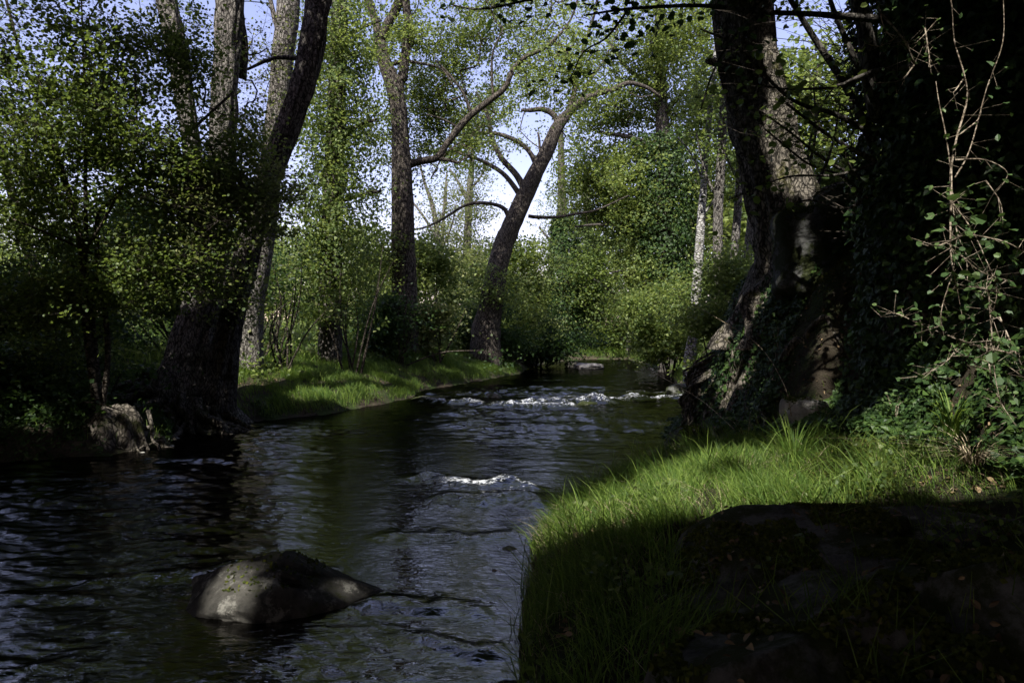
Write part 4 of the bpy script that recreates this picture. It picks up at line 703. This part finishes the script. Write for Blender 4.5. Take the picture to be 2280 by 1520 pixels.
grass('grass', 'rough meadow grass on top of the left bank behind the shrubs', (-30, 0), (10, 60), 120000, .40, .03, lambda x, y, z, dl, dr: (dl > 2.2)*1., 4, bend=.6)
grass('grass', 'small patches of grass on the far right shore', (5, 16), (18, 64), 90000, .26, .022, lambda x, y, z, dl, dr: sm(dr/.3)*(1-sm((dr-2.5)/2)), 5, bend=.7)
grass('grass', 'green grass closing the river at the far bend', (-4, 22), (56.5, 72), 60000, .5, .05, lambda x, y, z, dl, dr: (y > 57.2)*1., 7, bend=.6)
grass('grass', 'rough grass under the trees of the right bank', (4, 40), (2, 60), 60000, .35, .03, lambda x, y, z, dl, dr: (dr > 3.5)*.8, 6, bend=.7)
# dead leaves and broken stems lying on the banks
g = np.random.default_rng(90); n = 26000; x = np.concatenate([g.uniform(.2, 4.6, n//2), g.uniform(-12, -2, n//2)]); y = np.concatenate([g.uniform(1.3, 11, n//2), g.uniform(8, 24, n//2)]); dl, dr, de = shore(x, y); k = (np.maximum(dl, dr) > .15) & (fbm(x*1.3, y*1.3, 3, 9) > .45); x, y = x[k], y[k]
mb = MB(); leaves(mb, np.stack([x, y, hz(x, y)+.012], 1), g.normal(size=(len(x), 3))*.4+np.array([0, 0, 1]), .05, 'oval', 91); tag(mb.build('leaf_litter', M['litter'], smooth=False), 'brown dead leaves scattered over the soil of both banks', 'leaf litter', kind='stuff')
# ivy and bramble carpet over the steep right bank
g = np.random.default_rng(95); n = 80000; y = g.uniform(3.0, 13, n); fx = np.interp(y, FY, FX); x = fx+g.uniform(-.35, 2.6, n); k = (fbm(x*1.2+2, y*1.2, 4, 12) > np.where(y < 7.5, .34, .44)); x, y = x[k], y[k]; n = len(x); e = .08
nx_ = -(hz(x+e, y)-hz(x-e, y))/(2*e); ny_ = -(hz(x, y+e)-hz(x, y-e))/(2*e)
q = np.stack([x, y, hz(x, y)], 1); Nn = unit(np.stack([nx_, ny_, np.ones(n)], 1)); q = q+Nn*g.uniform(0, .16, n)[:, None]
mb = MB(); leaves(mb, q, Nn+g.normal(size=(n, 3))*.45+np.array([-.1, -.2, .2]), .06, 'ivy', 96); tag(mb.build('ground_ivy', M['leaf_ivy'], smooth=False), 'low carpet of ivy creeping over the steep right bank', 'ground ivy', kind='stuff')
g = np.random.default_rng(196); n = 26000; y = g.uniform(7.5, 13.2, n); x = np.interp(y, LY, LX)-g.uniform(-.05, 3.2, n)**1.0; k = fbm(x*1.5+2, y*1.5, 3, 14) > .40; x, y = x[k], y[k]; n = len(x); q = np.stack([x, y, hz(x, y)+g.uniform(0, 1, n)**2*.30], 1)
mb = MB(); leaves(mb, q, g.normal(size=(n, 3))*.6+np.array([0, -.3, .7]), .06, 'oval', 197); tag(mb.build('weeds', M['leaf_dark'], smooth=False), 'dark leafy weeds over the shaded soil of the left bank', 'weeds', kind='stuff')
# moss cushions on the bank, rocks and roots
g = np.random.default_rng(97); cen = [P(*a) for a in [(1700,520,9.3),(1650,650,9.6),(1740,640,9.2),(1620,740,10.5),(1700,620,9.2),(1930,910,5.6),(1760,560,9.2),(1860,545,8.2),(1600,800,11),(1900,1120,4.4),(1870,1060,4.8)]]; mb = MB()
for c in cen:
    n = 1500; xx = c[0]+g.normal(size=n)*.20; yy = c[1]+g.normal(size=n)*.22; zz = hz(xx, yy); q = np.stack([xx, yy, zz+g.uniform(0, .05, n)], 1); leaves(mb, q, g.normal(size=(n, 3))+np.array([-.2, -.4, .9]), .022, 'dia', 98)
tag(mb.build('moss', M['moss_tuft'], smooth=False), 'yellow-green moss cushions on the right bank and its roots', 'moss', kind='stuff')

# ------------------------------------------------------------------ single plants and sticks
def tuft(label, c, n, h, w, seed, m='grass', bend=.8, spread=.10, name='grass_tuft', cat='grass tuft', lean=(0, 0)):
    g = np.random.default_rng(seed); root = empty(name, c, label, cat); mb = MB()
    for k in range(n):
        a = g.uniform(0, 6.28); hh = h*g.uniform(.5, 1.2); b = hh*bend*g.uniform(.3, 1.3); s = np.array(c)+np.array([math.cos(a), math.sin(a), 0])*spread*g.random(); dx, dy = math.cos(a)+lean[0], math.sin(a)+lean[1]; ww = w*g.uniform(.6, 1.2); sx, sy = -math.sin(a)*ww/2, math.cos(a)*ww/2; V = []
        for t in np.linspace(0, 1, 7): f = 1-t**2*.95; cx, cy, cz = s[0]+dx*b*t*t, s[1]+dy*b*t*t, s[2]-.03+hh*(t-.5*t*t*min(b/hh, 1.3)); V += [(cx-sx*f, cy-sy*f, cz), (cx+sx*f, cy+sy*f, cz)]
        mb.add(V, [[2*i, 2*i+1, 2*i+3, 2*i+2] for i in range(6)])
    mb.build('blades', M[m], root); return root
def gp(px, py, Y): p = P(px, py, Y); p[2] = float(hz(p[0], p[1])); return p
tuft('tall bright grass clump at the right end of the sunlit grass strip', gp(1770, 1080, 5.2), 120, .42, .008, 401, bend=.55)
tuft('arching broad-bladed grass clump below the vines at the right edge', gp(2120, 900, 4.5)+np.array([0, 0, .25]), 46, .50, .012, 402, bend=1.0)
tuft('pale dry dead stems spilling down below the arching grass clump', gp(2160, 960, 4.3)+np.array([0, 0, .16]), 70, .34, .006, 403, 'straw', 1.7, .10, 'dead_grass', 'dead grass', (-.6, -.5))
tuft('heap of straw-coloured dead stalks behind the mossy slab', gp(1880, 1095, 4.7), 90, .14, .006, 404, 'straw', 2.2, .22, 'dead_grass', 'dead grass', (.5, -.2))
tuft('thin grass clump on the water-edge corner above the black wet rock', gp(1660, 1000, 7.2), 70, .36, .007, 405)
tuft('small grass clump sprouting beside the low grey stone', gp(2050, 1100, 4.1), 50, .2, .006, 406)
for k, (pts, lab) in enumerate([([(1480,640,9.4),(1600,705,8.8),(1690,765,8.2),(1745,850,7.6),(1762,920,7.2)], 'long dry bramble stem arching over the bank of roots'), ([(1400,795,13),(1470,832,11.5),(1560,885,9.8),(1635,950,8.2)], 'straight dry stick slanting from the water up to the bank of roots')]):
    m = MB(); tube(m, [P(*q) for q in pts], np.linspace(.006, .0035, len(pts))[::-1], 6, .1, seed=k, step=.1); tag(m.build('stick', M['straw']), lab, 'stick')
g = np.random.default_rng(130)
# hanging vines at the right edge
def vine(label, lines, n, seed, size=.05, m='leaf_vine', spread=.07):
    base = P(*lines[0][-1][:3]); root = empty('vine', base, label, 'vine'); pp = []
    for k, ln in enumerate(lines):
        q = [P(a, b, c) for a, b, c in ln]; q = [v+np.array([g.normal()*.008, g.normal()*.02, g.normal()*.008]) for v in q]; mb = MB(); p, _ = tube(mb, q, np.linspace(.0075, .0030, len(q)) if k == 0 else np.linspace(.0045, .0016, len(q)), 6, .15, seed=seed+k, step=.05); mb.build('stem', M['vine'], root); pp.append(p)
    p = np.concatenate(pp); k = g.integers(0, len(p), n); q = p[k]+g.normal(size=(n, 3))*spread; mb = MB(); leaves(mb, q, g.normal(size=(n, 3))*.7+np.array([.1, -.45, .75]), size*.85*g.uniform(.6, 1.3, n), 'oval' if seed % 2 else 'round', seed); mb.build('leaves', M[m], root, smooth=False)
    mb = MB(); segs(mb, p[k], q, np.full(n, .0018), np.full(n, .001)); mb.build('leaf_stalks', M['vine'], root)
vine('pale twisted vine hanging in front of the ivy trunk, thickest of the right edge', [[(2120,420,4.1),(2118,370,4.1),(2130,300,4.1),(2150,220,4.1),(2150,160,4.05),(2135,80,4.),(2110,0,4.),(2090,-80,4.)],[(2125,390,4.1),(2170,320,4.1),(2200,200,4.1),(2225,90,4.1),(2235,-30,4.1)],[(2120,380,4.1),(2105,290,4.1),(2085,230,4.1),(2075,180,4.15)],[(2150,165,4.05),(2120,200,4.),(2115,195,4.)],[(2118,370,4.1),(2115,450,4.05),(2125,520,4.),(2150,560,4.),(2160,620,3.95)],[(2125,350,4.1),(2190,348,4.1),(2240,385,4.1),(2225,430,4.1)],[(2135,300,4.1),(2180,260,4.1),(2190,240,4.1)]], 46, 411, .05)
vine('leafy vine tangle at mid height of the right edge, below the pale twisted vine', [[(2115,420,4.),(2125,480,4.),(2120,560,3.95),(2145,640,3.9)],[(2120,440,4.),(2160,500,4.),(2200,560,3.95),(2215,640,3.9),(2210,700,3.9)],[(2140,520,3.95),(2080,545,3.9),(2060,530,3.9)],[(2150,510,4.),(2230,540,3.9),(2300,560,3.9)],[(2190,400,4.),(2220,450,4.),(2240,520,4.)],[(2130,560,3.9),(2180,600,3.9),(2260,620,3.9)],[(2200,640,3.9),(2210,750,3.9),(2220,840,3.9),(2235,910,3.85)],[(2120,600,4.),(2100,680,4.),(2090,720,4.)]], 170, 412, .055)
vine('thin leafy twigs crossing the top of the dark trunk beside the long bare branch', [[(1960,20,4.4),(2000,80,4.4),(2040,140,4.4)],[(1950,-20,4.4),(1975,60,4.4),(2030,90,4.4),(2090,40,4.4)],[(2040,140,4.4),(2010,170,4.4),(1970,180,4.4)],[(2060,60,4.4),(2068,130,4.4),(2060,145,4.4)],[(2000,80,4.4),(1960,95,4.4),(1930,90,4.4)]], 70, 413, .04)
vine('low trailing vine with sparse leaves on the slope above the arching grass', [[(2250,780,4.1),(2180,760,4.1),(2120,740,4.1),(2050,720,4.3)],[(2200,760,4.1),(2210,850,4.),(2250,930,3.9)],[(2150,750,4.1),(2100,800,4.1),(2050,830,4.2)],[(2230,700,4.1),(2260,800,4.),(2300,860,4.)],[(2050,720,4.3),(1990,690,4.5),(1960,700,4.6)]], 150, 414, .05)
# shaded seedlings on the bank
for k, (px, py, Y, lab) in enumerate([(1730,745,8.6,'young leafy shoot sprouting from the middle of the bank of roots'),(1665,940,7.4,'nettle-like seedling at the water-edge corner'),(1990,905,5.9,'pale-leaved seedling at the foot of the dark trunk'),(1830,930,6.6,'broad ivy sprig on the ledge below the bank of roots')]):
    c = P(px, py, Y); z = float(hz(c[0], c[1])); root = empty('seedling', (c[0], c[1], min(z, c[2])), lab, 'seedling'); mb = MB(); pp = []
    for s in range(5):
        e = c+np.array([g.normal()*.12, g.normal()*.08, .06+.10*g.random()]); p, _ = tube(mb, [(c[0], c[1], min(z, c[2])-.02), (c+e)/2, e], [.005, .003, .002], 5, seed=s, step=.05, cap=False); pp.append(p[len(p)//2:])
    mb.build('stems', M['vine'], root); p = np.concatenate(pp); q = p[g.integers(0, len(p), 60)]+g.normal(size=(60, 3))*.05; mb = MB(); leaves(mb, q, g.normal(size=(60, 3))*.5+np.array([0, -.3, .9]), .04, 'round', 420+k); mb.build('leaves', M['leaf_vine'], root, smooth=False)

rs = empty('stump', gp(250, 960, 9.6), 'dark rotted stump with a mat of exposed roots at the left waterline', 'stump')
g = np.random.default_rng(700); m = MB(); b = np.array(rs['_loc']); tube(m, [b+np.array([0, 0, -.3]), b+np.array([.02, 0, .05]), b+np.array([-.05, .05, .26])], [.40, .34, .22], 40, .25, (.5, .4, 5), 3, ridges=.2, step=.05); m.build('trunk', M['root'], rs)
for k in range(60):
    px = g.uniform(-20, 370); Y0 = 9.9-abs(px-200)*.0005; c = gp(px, 960, Y0); yy = float(c[1]); xx = float(c[0]); pts = []; a = -math.pi/2+g.normal()*.9; L = g.uniform(.4, 1.1); h0 = g.uniform(.05, .35)
    for s_ in np.linspace(0, 1, 7):
        zz = max(float(hz(xx, yy)), -.1)+h0*(1-s_)**1.5+.015; pts.append((xx+g.normal()*.03, yy+g.normal()*.03, zz)); a += g.normal()*.4; xx += math.cos(a)*L/6; yy += math.sin(a)*L/6
    m = MB(); tube(m, pts, np.linspace(g.uniform(.015, .05), .006, 7), 6, .15, seed=k, step=.07); m.build('root', M['root'], rs)

from mathutils.bvhtree import BVHTree
g = np.random.default_rng(800); L1, L2, L3 = MB(), MB(), MB()
for o in [o for o in C.objects if o.name.split('.')[0] == 'rock' and o.type == 'MESH']:
    me = o.data; n = len(me.vertices); co = np.empty(n*3); me.vertices.foreach_get('co', co); co = co.reshape(-1, 3); c = co.mean(0)
    if c[1] > 12: continue
    wet = c[0] < 0; bvh = BVHTree.FromPolygons([tuple(v) for v in co], [tuple(p.vertices) for p in me.polygons]); lo, hi = co.min(0), co.max(0); area = (hi[0]-lo[0])*(hi[1]-lo[1])
    for kind, cnt in (('moss', int(11000*area*(.10 if wet else 1))), ('leaf', int(0 if wet else 120*area)), ('blade', int(0 if wet else 550*area))):
        q = []; nn = []
        for x, y in zip(g.uniform(lo[0], hi[0], cnt), g.uniform(lo[1], hi[1], cnt)):
            if kind != 'leaf' and fbm(np.array(x*3.3), np.array(y*3.3), 3, 66 if kind == 'moss' else 67) < (.54 if kind == 'moss' else .60): continue
            h, nrm, _, _ = bvh.ray_cast((x, y, 6), (0, 0, -1))
            if h is not None and h[2] > .12 and nrm[2] > .35 and h[2] > float(hz(x, y))-.01: q.append(tuple(h)); nn.append(tuple(nrm))
        if not q: continue
        q = np.array(q); nn = np.array(nn)
        if kind == 'moss': leaves(L1, q+nn*.006, nn*.5+g.normal(size=q.shape)*.8, .022, 'dia', 67)
        elif kind == 'leaf': leaves(L2, q+nn*.012, nn+g.normal(size=q.shape)*.35, .032, 'oval', 68)
        else:
            e = q+nn*.02+np.stack([g.normal(size=len(q))*.05, g.normal(size=len(q))*.05, g.uniform(.04, .11, len(q))], 1); segs(L3, q, e, np.full(len(q), .0022), np.full(len(q), .0008))
tag(L1.build('moss', M['moss_tuft'], smooth=False), 'dark moss growing in patches on the foreground rocks', 'moss', kind='stuff')
tag(L2.build('leaf_litter', M['litter'], smooth=False), 'fallen leaves lying on the foreground rocks', 'leaf litter', kind='stuff')
tag(L3.build('grass', M['grass'], smooth=False), 'short grass sprouting from the moss on the foreground rocks', 'grass', kind='stuff')
# broad-leaved weeds standing in the near grass
n = 14000; x = g.uniform(0, 3.2, n); y = g.uniform(2.2, 8.5, n); dl, dr, de = shore(x, y); k = (dr > .02) & (fbm(x*2.1, y*2.1, 3, 70) > .58); x, y = x[k], y[k]; n = len(x)
mb = MB(); leaves(mb, np.stack([x, y, hz(x, y)+g.uniform(.02, .17, n)], 1), g.normal(size=(n, 3))*.5+np.array([0, -.3, .8]), .035, 'round', 71); tag(mb.build('weeds', M['leaf_alder'], smooth=False), 'small round-leaved weeds mixed into the near grass', 'weeds', kind='stuff')
for o in bpy.data.objects:
    if '_loc' in o: del o['_loc']
S.cycles.use_denoising = True; S.cycles.max_bounces = 5; S.cycles.diffuse_bounces = 2; S.cycles.glossy_bounces = 2; S.cycles.transmission_bounces = 3; S.cycles.transparent_max_bounces = 6; S.cycles.caustics_reflective = False; S.cycles.caustics_refractive = False
